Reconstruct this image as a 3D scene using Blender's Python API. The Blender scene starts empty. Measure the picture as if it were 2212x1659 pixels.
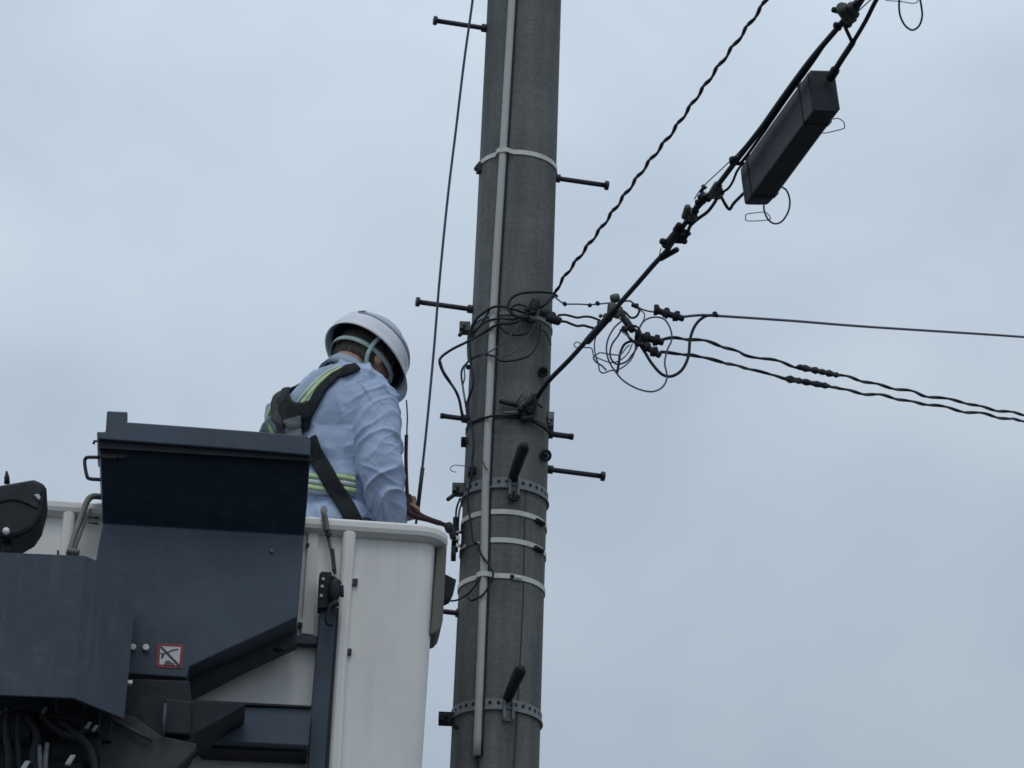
import bpy, math, random
from mathutils import Vector, Matrix, noise
from mathutils.bvhtree import BVHTree
R = math.radians
random.seed(7)
V = Vector
sc = bpy.context.scene
COL = sc.collection

# ------------------------------------------------------------------ camera
PITCH, ROLL, FPX = R(24), R(2.21), 7899.0        # focal length counted in the 2212-wide copy of the photo
CAM = V((0, 0, 1.6))
FW = V((0, math.cos(PITCH), math.sin(PITCH)))
R0 = V((1, 0, 0)); U0 = V((0, -math.sin(PITCH), math.cos(PITCH)))
RT = R0*math.cos(ROLL) + U0*math.sin(ROLL)
UP = -R0*math.sin(ROLL) + U0*math.cos(ROLL)
cd = bpy.data.cameras.new('camera'); co = bpy.data.objects.new('camera', cd); COL.objects.link(co)
cd.sensor_width = 36; cd.lens = 36*FPX/2212; cd.clip_end = 5000; cd.clip_start = .1
m = Matrix((RT, UP, -FW)).transposed().to_4x4(); m.translation = CAM
co.matrix_world = m
sc.camera = co

# ------------------------------------------------------------------ sky and sun (overcast)
SUN_EL, SUN_AZ = 58, 185          # azimuth from +Y towards +X
w = bpy.data.worlds.new("World"); sc.world = w; w.use_nodes = True
nt = w.node_tree; nt.nodes.clear()
def N(t, **k):
    n = nt.nodes.new(t)
    for a, b in k.items(): setattr(n, a, b)
    return n
out = N('ShaderNodeOutputWorld'); bg = N('ShaderNodeBackground'); bg.inputs[1].default_value = .1
sky = N('ShaderNodeTexSky', sky_type='NISHITA'); sky.sun_disc = False
sky.sun_elevation = R(SUN_EL); sky.sun_rotation = R(SUN_AZ); sky.dust_density = 3
tc = N('ShaderNodeTexCoord')
mp = N('ShaderNodeMapping'); mp.inputs['Scale'].default_value = (1, 1, 1.5); mp.inputs['Location'].default_value = (.35, .2, .1)
mp.inputs['Rotation'].default_value = (0, R(25), 0)
n1 = N('ShaderNodeTexNoise'); n1.inputs['Scale'].default_value = 7.5; n1.inputs['Detail'].default_value = 4; n1.inputs['Roughness'].default_value = .42; n1.inputs['Distortion'].default_value = .35
cr = N('ShaderNodeValToRGB'); cr.color_ramp.elements[0].position = .36; cr.color_ramp.elements[1].position = .66
cr.color_ramp.elements[0].color = (.455, .542, .655, 1); cr.color_ramp.elements[1].color = (.575, .668, .765, 1)
sx = N('ShaderNodeSeparateXYZ')
ad = N('ShaderNodeMath', operation='MULTIPLY_ADD'); ad.inputs[1].default_value = -.12   # x tilts the bright side to the right
mr = N('ShaderNodeMapRange'); mr.inputs['From Min'].default_value = .29; mr.inputs['From Max'].default_value = .50
mr.inputs['To Min'].default_value = .81; mr.inputs['To Max'].default_value = 1.13
s1 = N('ShaderNodeVectorMath', operation='SCALE')
s2 = N('ShaderNodeVectorMath', operation='SCALE'); s2.inputs['Scale'].default_value = 10.0
mx = N('ShaderNodeMix', data_type='RGBA'); mx.inputs['Factor'].default_value = .95
L = nt.links.new
L(tc.outputs['Generated'], mp.inputs[0]); L(mp.outputs[0], n1.inputs['Vector']); L(n1.outputs['Fac'], cr.inputs[0])
L(tc.outputs['Generated'], sx.inputs[0]); L(sx.outputs['X'], ad.inputs[0]); L(sx.outputs['Z'], ad.inputs[2]); L(ad.outputs[0], mr.inputs['Value'])
L(cr.outputs[0], s1.inputs[0]); L(mr.outputs[0], s1.inputs['Scale']); L(s1.outputs[0], s2.inputs[0])
L(sky.outputs[0], mx.inputs[6]); L(s2.outputs[0], mx.inputs[7]); L(mx.outputs[2], bg.inputs[0]); L(bg.outputs[0], out.inputs[0])
sl = bpy.data.lights.new('sun', 'SUN'); sl.energy = .6; sl.angle = R(25); sl.color = (1, .97, .93)
so = bpy.data.objects.new('sun', sl); COL.objects.link(so)
sd = V((math.sin(R(SUN_AZ))*math.cos(R(SUN_EL)), math.cos(R(SUN_AZ))*math.cos(R(SUN_EL)), math.sin(R(SUN_EL))))
so.rotation_euler = sd.to_track_quat('Z', 'Y').to_euler(); so.location = sd*50
sc.view_settings.view_transform = 'Standard'; sc.view_settings.look = 'None'; sc.view_settings.gamma = 1; sc.view_settings.exposure = 0
sc.render.engine = 'CYCLES'
sc.cycles.filter_width = 1.6

# ------------------------------------------------------------------ materials
MATS = {}
def mat(name, col, rough=.6, var=.12, scale=8, bump=.0, bscale=60, metal=0, stretch=None, col2=None, spec=.5, lo=.35, hi=.65, grime=0, gcol=(.2, .19, .17)):
    m = bpy.data.materials.new(name); m.use_nodes = True; t = m.node_tree; b = t.nodes['Principled BSDF']
    b.inputs['Roughness'].default_value = rough; b.inputs['Metallic'].default_value = metal
    b.inputs['Specular IOR Level'].default_value = spec
    c = t.nodes.new('ShaderNodeTexCoord'); mpn = t.nodes.new('ShaderNodeMapping')
    if stretch: mpn.inputs['Scale'].default_value = stretch
    n = t.nodes.new('ShaderNodeTexNoise'); n.inputs['Scale'].default_value = scale; n.inputs['Detail'].default_value = 6; n.inputs['Roughness'].default_value = .62
    r = t.nodes.new('ShaderNodeValToRGB'); r.color_ramp.elements[0].position = lo; r.color_ramp.elements[1].position = hi
    a = [max(0, x*(1-var)) for x in col]; d = [x*(1+var) for x in (col2 or col)]
    r.color_ramp.elements[0].color = (*a, 1); r.color_ramp.elements[1].color = (*d, 1)
    l = t.links.new
    l(c.outputs['Object'], mpn.inputs[0]); l(mpn.outputs[0], n.inputs['Vector']); l(n.outputs['Fac'], r.inputs[0]); l(r.outputs[0], b.inputs['Base Color'])
    if bump:
        n2 = t.nodes.new('ShaderNodeTexNoise'); n2.inputs['Scale'].default_value = bscale; n2.inputs['Detail'].default_value = 4
        bp = t.nodes.new('ShaderNodeBump'); bp.inputs['Strength'].default_value = bump; bp.inputs['Distance'].default_value = .01
        l(mpn.outputs[0], n2.inputs['Vector']); l(n2.outputs['Fac'], bp.inputs['Height']); l(bp.outputs[0], b.inputs['Normal'])
    if grime:
        def layer(base, sc3, s_, a0, a1, cc, amt):
            g1 = t.nodes.new('ShaderNodeMapping'); g1.inputs['Scale'].default_value = sc3; l(c.outputs['Object'], g1.inputs[0])
            g2 = t.nodes.new('ShaderNodeTexNoise'); g2.inputs['Scale'].default_value = s_; g2.inputs['Detail'].default_value = 7; g2.inputs['Roughness'].default_value = .7; l(g1.outputs[0], g2.inputs['Vector'])
            g3 = t.nodes.new('ShaderNodeMapRange'); g3.inputs['From Min'].default_value = a0; g3.inputs['From Max'].default_value = a1; g3.inputs['To Max'].default_value = amt; l(g2.outputs['Fac'], g3.inputs['Value'])
            g4 = t.nodes.new('ShaderNodeMix'); g4.data_type = 'RGBA'; l(g3.outputs[0], g4.inputs['Factor']); l(base, g4.inputs[6]); g4.inputs[7].default_value = (*cc, 1)
            return g4.outputs[2]
        o = layer(r.outputs[0], (1, 1, .09), 22, .52, .78, gcol, grime)      # run-down streaks
        o = layer(o, (1, 1, 1), 3.5, .50, .75, gcol, grime*.7)               # broad dusty patches
        o = layer(o, (1, .6, 1.6), 55, .67, .72, [min(.8, x*1.5) for x in gcol], grime*1.3)   # specks and scuffs
        l(o, b.inputs['Base Color'])
    MATS[name] = m
    return m
def concrete():
    m = mat('concrete', (.134, .139, .137), .9, .05, 90, .2, 160, col2=(.158, .161, .154), spec=.2)
    t = m.node_tree; b = t.nodes['Principled BSDF']; l = t.links.new
    base = b.inputs['Base Color'].links[0].from_socket
    c = [n for n in t.nodes if n.type == 'TEX_COORD'][0]
    # spun-cast streaks running round the shaft and long weather stains running down it
    m2 = t.nodes.new('ShaderNodeMapping'); m2.inputs['Scale'].default_value = (5, 5, 230); l(c.outputs['Object'], m2.inputs[0])
    n2 = t.nodes.new('ShaderNodeTexNoise'); n2.inputs['Scale'].default_value = 1; n2.inputs['Detail'].default_value = 3; l(m2.outputs[0], n2.inputs['Vector'])
    m3 = t.nodes.new('ShaderNodeMapping'); m3.inputs['Scale'].default_value = (22, 22, .9); l(c.outputs['Object'], m3.inputs[0])
    n3 = t.nodes.new('ShaderNodeTexNoise'); n3.inputs['Scale'].default_value = 1; n3.inputs['Detail'].default_value = 4; l(m3.outputs[0], n3.inputs['Vector'])
    def rng(src, a, bb):
        q = t.nodes.new('ShaderNodeMapRange'); q.inputs['From Min'].default_value = .3; q.inputs['From Max'].default_value = .7
        q.inputs['To Min'].default_value = a; q.inputs['To Max'].default_value = bb; l(src, q.inputs['Value']); return q.outputs[0]
    mu = t.nodes.new('ShaderNodeMath'); mu.operation = 'MULTIPLY'; l(rng(n2.outputs['Fac'], .92, 1.08), mu.inputs[0]); l(rng(n3.outputs['Fac'], .76, 1.2), mu.inputs[1])
    vs = t.nodes.new('ShaderNodeVectorMath'); vs.operation = 'SCALE'; l(base, vs.inputs[0]); n4 = t.nodes.new('ShaderNodeTexNoise'); n4.inputs['Scale'].default_value = 3.2; n4.inputs['Detail'].default_value = 5; n4.inputs['Roughness'].default_value = .6; l(c.outputs['Object'], n4.inputs['Vector'])
    mu2 = t.nodes.new('ShaderNodeMath'); mu2.operation = 'MULTIPLY'; l(mu.outputs[0], mu2.inputs[0]); l(rng(n4.outputs['Fac'], .80, 1.16), mu2.inputs[1]); l(mu2.outputs[0], vs.inputs['Scale']); l(vs.outputs[0], b.inputs['Base Color'])
    return m
CONC = concrete()
PVC = mat('pale_pvc', (.42, .44, .42), .55, .08, 12, .05, 60, stretch=(1, 1, .2))
STRAP = mat('pale_strap', (.60, .61, .56), .5, .1, 30)
GALV = mat('galvanised_steel', (.20, .22, .225), .55, .2, 40, .1, 80, metal=.2, spec=.4)
BOLT = mat('dark_bolt', (.035, .033, .045), .5, .25, 40, metal=.2, spec=.4)
OLIVE = mat('olive_steel', (.085, .095, .08), .6, .25, 30, metal=.3)
RUB = mat('black_rubber', (.016, .018, .022), .6, .2, 30, spec=.3)
WIRE = mat('black_sheath', (.014, .015, .022), .55, .2, 20, spec=.3)
WIREG = mat('grey_wire', (.075, .085, .115), .55, .15, 20, spec=.35)
PALEW = mat('pale_wire', (.30, .31, .31), .5, .1, 20)
CASE = mat('closure_plastic', (.013, .019, .024), .5, .2, 16, .08, 70, col2=(.020, .027, .034), spec=.3, grime=.25, gcol=(.05, .055, .055))
FRP = mat('white_frp', (.76, .755, .72), .42, .035, 3.5, .02, 120, col2=(.81, .80, .76), stretch=(1, 1, .35), grime=.2, gcol=(.36, .34, .30))
HOSE = mat('grey_hose', (.16, .16, .155), .7, .15, 20)
LINER = mat('grey_liner', (.13, .125, .11), .7, .1, 10)
NAVY = mat('slate_paint', (.046, .068, .096), .5, .10, 5, .03, 140, col2=(.056, .078, .106), spec=.35, grime=.2, gcol=(.13, .135, .135))
NAVY2 = mat('slate_paint_worn', (.052, .073, .098), .5, .06, 14, .04, 100, col2=(.10, .12, .14), spec=.3, lo=.58, hi=.85, grime=.4, gcol=(.14, .14, .135))
NAVY_SHADE = mat('slate_paint_shaded', (.023, .036, .056), .6, .15, 30, .06, 90, spec=.2)  # near-black slate: shade of the housing's downward slope put into the colour
DARK = mat('dark_steel', (.016, .019, .025), .65, .3, 18, .06, 60, spec=.3)
BROWN = mat('grimy_steel', (.055, .055, .058), .7, .25, 14, .06, 60, spec=.25)
SHIRT = mat('blue_cotton', (.41, .50, .68), .85, .06, 9, .22, 170, spec=.15)
VEST = mat('pale_mesh', (.34, .42, .50), .85, .1, 30, .3, 400, spec=.15)
NEON = mat('neon_trim', (.50, .68, .33), .7, .1, 40, spec=.2)
SILV = mat('silver_tape', (.52, .58, .56), .45, .08, 40)
WEB = mat('black_webbing', (.022, .026, .030), .8, .2, 60, .3, 500, spec=.2)
WEBG = mat('grey_webbing', (.13, .155, .175), .75, .15, 60, .2, 400)
SKIN = mat('skin', (.38, .20, .14), .55, .12, 22, .1, 120, col2=(.44, .25, .18))
HAIR = mat('short_hair', (.035, .028, .024), .8, .5, 90, .8, 260, col2=(.07, .058, .05))
HELM = mat('helmet_shell', (.70, .73, .77), .28, .03, 10)
HELMD = mat('helmet_lining', (.02, .022, .035), .8, .2, 20)
HELM_SHADE = mat('helmet_step_shade', (.22, .27, .40), .4, .1, 20)  # blue-grey shading of the shell's step, put into the colour
BAND = mat('mint_band', (.36, .48, .45), .7, .1, 30)
TROU = mat('navy_cloth', (.05, .06, .09), .9, .1, 12)
SHOE = mat('shoe_leather', (.03, .03, .03), .6, .1, 12)
MAROON = mat('maroon_rope', (.035, .010, .018), .85, .3, 60, .3, 200)
WHITE = mat('white_paint', (.72, .74, .72), .5, .04, 20)
RED = mat('sticker_red', (.24, .04, .055), .5, .06, 30)
STK = mat('sticker_white', (.60, .58, .62), .5, .05, 30)
INK = mat('sticker_ink', (.05, .035, .05), .6, .05, 30)
BLUEC = mat('blue_plastic', (.12, .22, .5), .5, .1, 30)
TEAL = mat('teal_plastic', (.05, .20, .22), .5, .1, 30)
GRND = mat('asphalt', (.045, .045, .047), .9, .2, 2, .3, 40, col2=(.06, .06, .06))

# ------------------------------------------------------------------ mesh helpers
class MB:
    def __init__(s): s.v = []; s.f = []; s.m = []
    def add(s, vs, fs, mi=0):
        o = len(s.v); s.v += [V(p) for p in vs]; s.f += [[i+o for i in f] for f in fs]; s.m += [mi]*len(fs); return s
    def build(s, name, mats, parent=None, smooth=True, bevel=0, origin=None):
        if not isinstance(mats, (list, tuple)): mats = [mats]
        if parent: L0 = parent.get('_o') and V(parent['_o']) or V((0, 0, 0))
        else: L0 = V(origin) if origin else (sum(s.v, V())/max(1, len(s.v)))
        me = bpy.data.meshes.new(name)
        me.from_pydata([p-L0 for p in s.v], [], s.f)
        for x in mats: me.materials.append(x)
        me.polygons.foreach_set('material_index', s.m)
        if smooth: me.polygons.foreach_set('use_smooth', [True]*len(me.polygons))
        me.update()
        o = bpy.data.objects.new(name, me); COL.objects.link(o)
        if parent: o.parent = parent
        else: o.location = L0
        ORG[o.name] = L0
        if bevel:
            b = o.modifiers.new('bevel', 'BEVEL'); b.width = bevel; b.segments = 2; b.limit_method = 'ANGLE'; b.angle_limit = R(35)
        if smooth and bevel:
            pass
        return o
    def tube(s, pts, r, n=8, closed=False, mi=0, cap=True):
        k = len(pts); pts = [V(p) for p in pts]
        rr = (list(r)+[r[-1]]*k)[:k] if isinstance(r, (list, tuple)) else [r]*k
        T = []
        for i in range(k):
            a = pts[(i-1) % k] if (closed or i > 0) else pts[i]; b = pts[(i+1) % k] if (closed or i < k-1) else pts[i]
            t = b-a; T.append(t.normalized() if t.length > 1e-9 else V((0, 0, 1)))
        u = T[0].orthogonal().normalized(); vs = []; 
        for i in range(k):
            u = (u-T[i]*u.dot(T[i])); u = u.normalized() if u.length > 1e-6 else T[i].orthogonal().normalized()
            w_ = T[i].cross(u)
            for j in range(n):
                a = 2*math.pi*j/n; vs.append(pts[i]+(u*math.cos(a)+w_*math.sin(a))*rr[i])
        fs = []
        for i in range(k if closed else k-1):
            for j in range(n):
                a, b = i*n+j, i*n+(j+1) % n; i2 = (i+1) % k
                fs.append([a, b, i2*n+(j+1) % n, i2*n+j])
        if cap and not closed: fs += [list(range(n))[::-1], [(k-1)*n+j for j in range(n)]]
        return s.add(vs, fs, mi)
    def cyl(s, a, b, r, n=16, mi=0, r2=None): return s.tube([a, b], [r, r if r2 is None else r2], n, mi=mi)
    def rod(s, a, b, r, n=12, mi=0):                     # rounded ends
        a = V(a); b = V(b); d = (b-a).normalized()
        return s.tube([a, a+d*r*.15, a+d*r*.5, b-d*r*.5, b-d*r*.15, b], [r*.55, r*.85, r, r, r*.85, r*.55], n, mi=mi)
    def obox(s, c, ax, ay, az, hx, hy, hz, mi=0):
        c = V(c); vs = [c+ax*(sx_*hx)+ay*(sy_*hy)+az*(sz_*hz) for sx_ in (-1, 1) for sy_ in (-1, 1) for sz_ in (-1, 1)]
        return s.add(vs, [[0, 1, 3, 2], [4, 6, 7, 5], [0, 4, 5, 1], [2, 3, 7, 6], [0, 2, 6, 4], [1, 5, 7, 3]], mi)
    def extr(s, poly, d, mi=0):                           # polygon pushed along vector d
        poly = [V(p) for p in poly]; d = V(d) if not isinstance(d, (list,)) else d
        n = len(poly); back = [p+d for p in poly]
        return s.add(poly+back, [list(range(n)), [n+i for i in range(n)][::-1]] + [[i, n+i, n+(i+1) % n, (i+1) % n] for i in range(n)], mi)
    def slab(s, front, back, mi=0):
        n = len(front)
        return s.add(list(front)+list(back), [list(range(n)), [n+i for i in range(n)][::-1]] + [[i, n+i, n+(i+1) % n, (i+1) % n] for i in range(n)], mi)
    def ell(s, c, rx, ry, rz, ax=V((1, 0, 0)), ay=V((0, 1, 0)), az=V((0, 0, 1)), n=16, k=10, mi=0):
        c = V(c); vs = []; fs = []
        for i in range(k+1):
            th = math.pi*i/k
            for j in range(n):
                ph = 2*math.pi*j/n
                vs.append(c+ax*(rx*math.sin(th)*math.cos(ph))+ay*(ry*math.sin(th)*math.sin(ph))+az*(rz*math.cos(th)))
        for i in range(k):
            for j in range(n):
                a, b = i*n+j, i*n+(j+1) % n
                if i == 0: fs.append([a, a+n, b+n])
                elif i == k-1: fs.append([a, a+n, b])
                else: fs.append([a, a+n, b+n, b])
        return s.add(vs, fs, mi)
ORG = {}
def fixn(o):
    import bmesh
    bm = bmesh.new(); bm.from_mesh(o.data); bmesh.ops.recalc_face_normals(bm, faces=bm.faces); bm.to_mesh(o.data); bm.free(); return o

def cr_path(pts, k=6, closed=False):                      # Catmull-Rom
    pts = [V(p) for p in pts]; n = len(pts); o = []
    segs = n if closed else n-1
    for i in range(segs):
        g = lambda q: pts[q % n] if closed else pts[max(0, min(n-1, q))]
        a, b, c, d = g(i-1), g(i), g(i+1), g(i+2)
        for j in range(k):
            t = j/k
            o.append(.5*((2*b)+(c-a)*t+(2*a-5*b+4*c-d)*t*t+(3*b-a-3*c+d)*t**3))
    if not closed: o.append(pts[-1])
    return o

# a line of sight, met with a plane of given distance / height, with the bucket's wall, or with the pole
def ray(x, y): return (FW*FPX+RT*(x-1106)+UP*(829.5-y)).normalized()
def P(x, y, Y=11.0):
    d = ray(x, y); return CAM+d*(Y/d.y)
def Pz(x, y, z):
    d = ray(x, y); return CAM+d*((z-CAM.z)/d.z)
def depth_of(p): return (p-CAM).dot(FW)
PY = 11.0
_a, _b = P(1132.5, 0, PY), P(1068.5, 1659, PY)
PX = (_a.x+_b.x)/2
ra, rb = 79.5*depth_of(_a)/FPX, 96.5*depth_of(_b)/FPX
def prad(z): return rb+(ra-rb)*(z-_b.z)/(_a.z-_b.z)
def S(x, y, off=0.0):
    d = ray(x, y); z = P(x, y, PY).z
    for _ in range(4):
        r = prad(z)+off; ox, oy = CAM.x-PX, CAM.y-PY
        A = d.x*d.x+d.y*d.y; B = ox*d.x+oy*d.y; C_ = ox*ox+oy*oy-r*r; D = B*B-A*C_
        if D < 0: return P(x, y, PY-.0)
        z = (CAM+d*((-B-math.sqrt(D))/A)).z
    return CAM+d*((-B-math.sqrt(D))/A)

# ------------------------------------------------------------------ tagging
def tag(o, label=None, cat=None, group=None, kind=None):
    if label: o['label'] = label
    if cat: o['category'] = cat
    if group: o['group'] = group
    if kind: o['kind'] = kind
    return o
def thing(name, loc, label, cat, group=None):
    e = bpy.data.objects.new(name, None); COL.objects.link(e); e.location = loc; e.empty_display_size = .1
    ORG[e.name] = V(loc); return tag(e, label, cat, group)
def build(mb, name, mats, parent=None, **k):
    # parts keep world-space coordinates relative to their root's place
    if parent is None: return mb.build(name, mats, None, **k)
    L0 = ORG[parent.name]
    parent['_o'] = list(L0) if L0.length > 0 else [0, 0, 1e-9]
    o = mb.build(name, mats, parent, **k); del parent['_o']; ORG[o.name] = L0
    return fixn(o)

# ------------------------------------------------------------------ ground
g = MB(); g.add([(-400, -400, 0), (400, -400, 0), (400, 400, 0), (-400, 400, 0)], [[0, 1, 2, 3]])
tag(g.build('ground', GRND, origin=(0, 0, 0)), kind='structure')

# ------------------------------------------------------------------ utility pole
pole = thing('utility_pole', (PX, PY, 0), 'tall grey concrete utility pole with step bolts, straps and a pale conduit', 'utility pole')
mb = MB(); nz = 40; ns = 96; vs = []; fs = []
zt = 12.0
for i in range(nz+1):
    z = -.3+(zt+.3)*i/nz
    for j in range(ns):
        a = 2*math.pi*j/ns; r = prad(z)
        vs.append((PX+r*math.cos(a), PY+r*math.sin(a), z))
for i in range(nz):
    for j in range(ns): fs.append([i*ns+j, i*ns+(j+1) % ns, (i+1)*ns+(j+1) % ns, (i+1)*ns+j])
fs.append([nz*ns+j for j in range(ns)])
mb.add(vs, fs); build(mb, 'shaft', CONC, pole)
# mould seam
mb = MB(); mb.tube([S(x, y, .0005) for x, y in ((1136, 1040), (1133, 1150), (1130, 1300), (1122, 1460), (1110, 1659), (1104, 1760))], .0022, 6)
build(mb, 'earth_wire', BOLT, pole)
# conduit: a half-round cover
cpx = [(1109, -60), (1106, 0), (1093, 220), (1080, 439), (1068, 640), (1058, 850), (1049, 1050), (1045, 1240), (1038, 1430), (1030, 1632)]
cpts = cr_path([S(x, y, .012) for x, y in cpx], 4)
mb = MB(); mb.tube(cpts, .0125, 14); cond = build(mb, 'conduit', PVC, pole)
mb = MB(); mb.tube([p+V((.016, .001, 0)) for p in cpts[3:]], .0035, 6); build(mb, 'conduit_edge_shade', WIRE, pole)  # black tube standing in for the shade along the conduit's right edge
mb = MB(); mb.tube([S(x, y, .006) for x, y in ((1030, 1622), (1031, 1645), (1034, 1700), (1036, 1800))], .004, 6); build(mb, 'cable_tail', WIRE, pole)

def ring(z, r_off, h, th, a0, a1, n=60, mi=0, mb=None, tilt=0):
    mb = mb or MB(); vs = []; fs = []
    for i in range(n+1):
        a = R(a0+(a1-a0)*i/n); zz = z+tilt*math.cos(a)
        r = prad(zz)+r_off
        for dr, dz in ((0, -h/2), (th, -h/2), (th, h/2), (0, h/2)):
            vs.append((PX+(r+dr)*math.cos(a), PY+(r+dr)*math.sin(a), zz+dz))
    for i in range(n):
        for j in range(4): fs.append([i*4+j, i*4+(j+1) % 4, i*4+4+(j+1) % 4, i*4+4+j])
    fs += [[0, 1, 2, 3], [n*4+3, n*4+2, n*4+1, n*4]]
    mb.add(vs, fs, mi); return mb
def zrow(x, y): return S(x, y, .003).z
# angles: -90 faces the camera, 180 left, 0 right
def bulge_strap(x, y, h, m_, over=True, name='strap', off=.0015, gaps=()):
    """strap that climbs over the conduit"""
    z = zrow(x, y); mb = MB(); vs = []; fs = []; n = 150
    cp = min(cpts, key=lambda p: abs(p.z-z)); ca = math.degrees(math.atan2(cp.y-PY, cp.x-PX))
    cc = (cp-V((PX, PY, cp.z)));
    for i in range(n):
        a = -180+360*i/n; d = (a-ca); e = 0
        if over: e = .0235*max(0, min(1, 1.55-abs(d)/9.0)) 
        r = prad(z)+off+e
        for dr, dz in ((0, -h/2), (.0022, -h/2), (.0022, h/2), (0, h/2)):
            vs.append((PX+(r+dr)*math.cos(R(a)), PY+(r+dr)*math.sin(R(a)), z+dz))
    for i in range(n):
        if any(g0 < -180+360*i/n < g1 for g0, g1 in gaps): continue
        i2 = (i+1) % n
        for j in range(4): fs.append([i*4+j, i*4+(j+1) % 4, i2*4+(j+1) % 4, i2*4+j])
    mb.add(vs, fs); return build(mb, name, m_, pole, smooth=False), z
def buckle(par, x, y, w_, h_, m_=BOLT, t=.008, name='buckle'):
    c = S(x, y, .004); n = V((c.x-PX, c.y-PY, 0)).normalized(); t_ = V((-n.y, n.x, 0))
    mb = MB(); mb.obox(c, t_, n, V((0, 0, 1)), w_/2, t, h_/2); mb.cyl(c-t_*w_*.4+n*t, c+t_*w_*.4+n*t, h_*.28, 8)
    return build(mb, name, m_, par, smooth=False, bevel=.001)
s0, _ = bulge_strap(1130, 329, .0165, STRAP)
buckle(s0, 1036, 363, .03, .035, BOLT)
s1_, _ = bulge_strap(1105, 1106, .0165, STRAP, over=False)
buckle(s1_, 1166, 1128, .045, .012, RUB); 
s2_, _ = bulge_strap(1100, 1167, .0165, STRAP, over=False, gaps=((-150, -113),))
buckle(s2_, 1163, 1187, .045, .012, RUB)
s3_, _ = bulge_strap(1095, 1244, .0165, STRAP)
buckle(s3_, 1118, 1249, .03, .014, SILV, .004)
buckle(s3_, 1106, 1246, .012, .012, RUB, .005, 'clip')
s4_, _ = bulge_strap(1110, 676, .011, GALV, over=False, off=.001)
s5_, _ = bulge_strap(1110, 900, .012, DARK, over=False, off=.001)
# perforated bands
def perf_band(x, y, lugx, name='perforated_band'):
    z = zrow(x, y); b = build(ring(z, .001, .034, .003, -180, 180, 90), name, GALV, pole, smooth=False)
    rib = MB(); ring(z-.017, .001, .005, .007, -180, 180, 90, mb=rib); build(rib, 'band_lip', GALV, b, smooth=False)
    mb = MB()
    for a in range(-176, 0, 11):
        a_ = R(a); n = V((math.cos(a_), math.sin(a_), 0)); c = V((PX, PY, z+.003))+n*(prad(z)+.0035)
        mb.cyl(c, c+n*.0015, .0062, 10)
    build(mb, 'slot_hole', RUB, b, smooth=False)
    return b, z
def lug(par, x, y):
    z = S(x, y, 0).z; c = S(x, y, .008); n = V((c.x-PX, c.y-PY, 0)).normalized(); t_ = V((-n.y, n.x, 0)); k = V((0, 0, 1))
    mb = MB()
    for sgn in (-1, 1): mb.obox(c+t_*sgn*.014, t_, n, k, .004, .010, .030)
    mb.obox(c-n*.004, t_, n, k, .018, .003, .034)
    mb.cyl(c-t_*.02+k*.008, c+t_*.02+k*.008, .006, 8)
    return build(mb, 'lug', GALV, par, smooth=False, bevel=.001), c, n, k
b1, zb1 = perf_band(1110, 1043, 1110)
l1, c1, n1_, k_ = lug(b1, 1110, 1052)
b2, zb2 = perf_band(1098, 1522, 1098)
l2, c2, n2_, k_ = lug(b2, 1098, 1535)
# small arrow-like tail under the upper lug
mb = MB(); mb.rod(S(1097, 1073, .012), S(1110, 1082, .012), .005); mb.rod(S(1110, 1082, .012), S(1122, 1073, .012), .005); mb.rod(S(1110, 1060, .012), S(1110, 1080, .012), .004)
build(mb, 'bolt_tail', DARK, b1)
# band steps pointing at the camera, in black rubber
def front_step(bx, by, tx, ty, par):
    a = S(bx, by, .006); d = V((.17, -1, .0)).normalized(); 
    # reach: choose the length so the tip has the height of the base
    tip = Pz(tx, ty, a.z+.012)
    v = (tip-a); v = v.normalized()*min(v.length, .22)
    mb = MB(); k = 12; pts = [a+v*(i/k)+V((0, 0, .012*math.sin(math.pi*.5*i/k))) for i in range(k+1)]
    rr = [.0155+.0055*(i/k) for i in range(k-1)]+[.019, .011]
    mb.tube(pts, rr, 16); o = build(mb, 'front_step', RUB, par)
    mb = MB(); mb.tube([a-v*.05, a+v*.06], .016, 16); return o
front_step(1108, 1032, 1134, 966, pole); front_step(1097, 1508, 1126, 1452, pole)
# side step bolts, one axis through the shaft
SD = V((math.cos(R(13)), math.sin(R(13)), 0))
def side_step(x, y, left, length, headed=True, r=.0085, dirv=None, rh=.016):
    d = (dirv or SD)*(-1 if left else 1); base = P(x, y, PY+(-.02 if left else .02))
    a = base-d*.03; b = base+d*length; mb = MB(); mb.tube([a, base, b], r, 14); 
    mb.cyl(base-d*.012, base+d*.012, r*1.75, 8)
    o = build(mb, 'step_bolt', BOLT, pole)
    h = MB(); h.cyl(b-d*.002, b+d*.010, (rh if headed else r*1.15), 14); build(h, 'bolt_head', BOLT, o, bevel=.001)
side_step(1048, 61, True, .172); side_step(1018, 668, True, .178); side_step(1202, 385, False, .172); side_step(1186, 1014, False, .178)
SS = V((math.cos(R(55)), math.sin(R(55)), 0))
SL = V((.55, .5, 0)).normalized()
side_step(1006, 905, True, .075, False, .0085); side_step(1186, 937, False, .072, False, .0095); side_step(993, 1325, True, .16)
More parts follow.
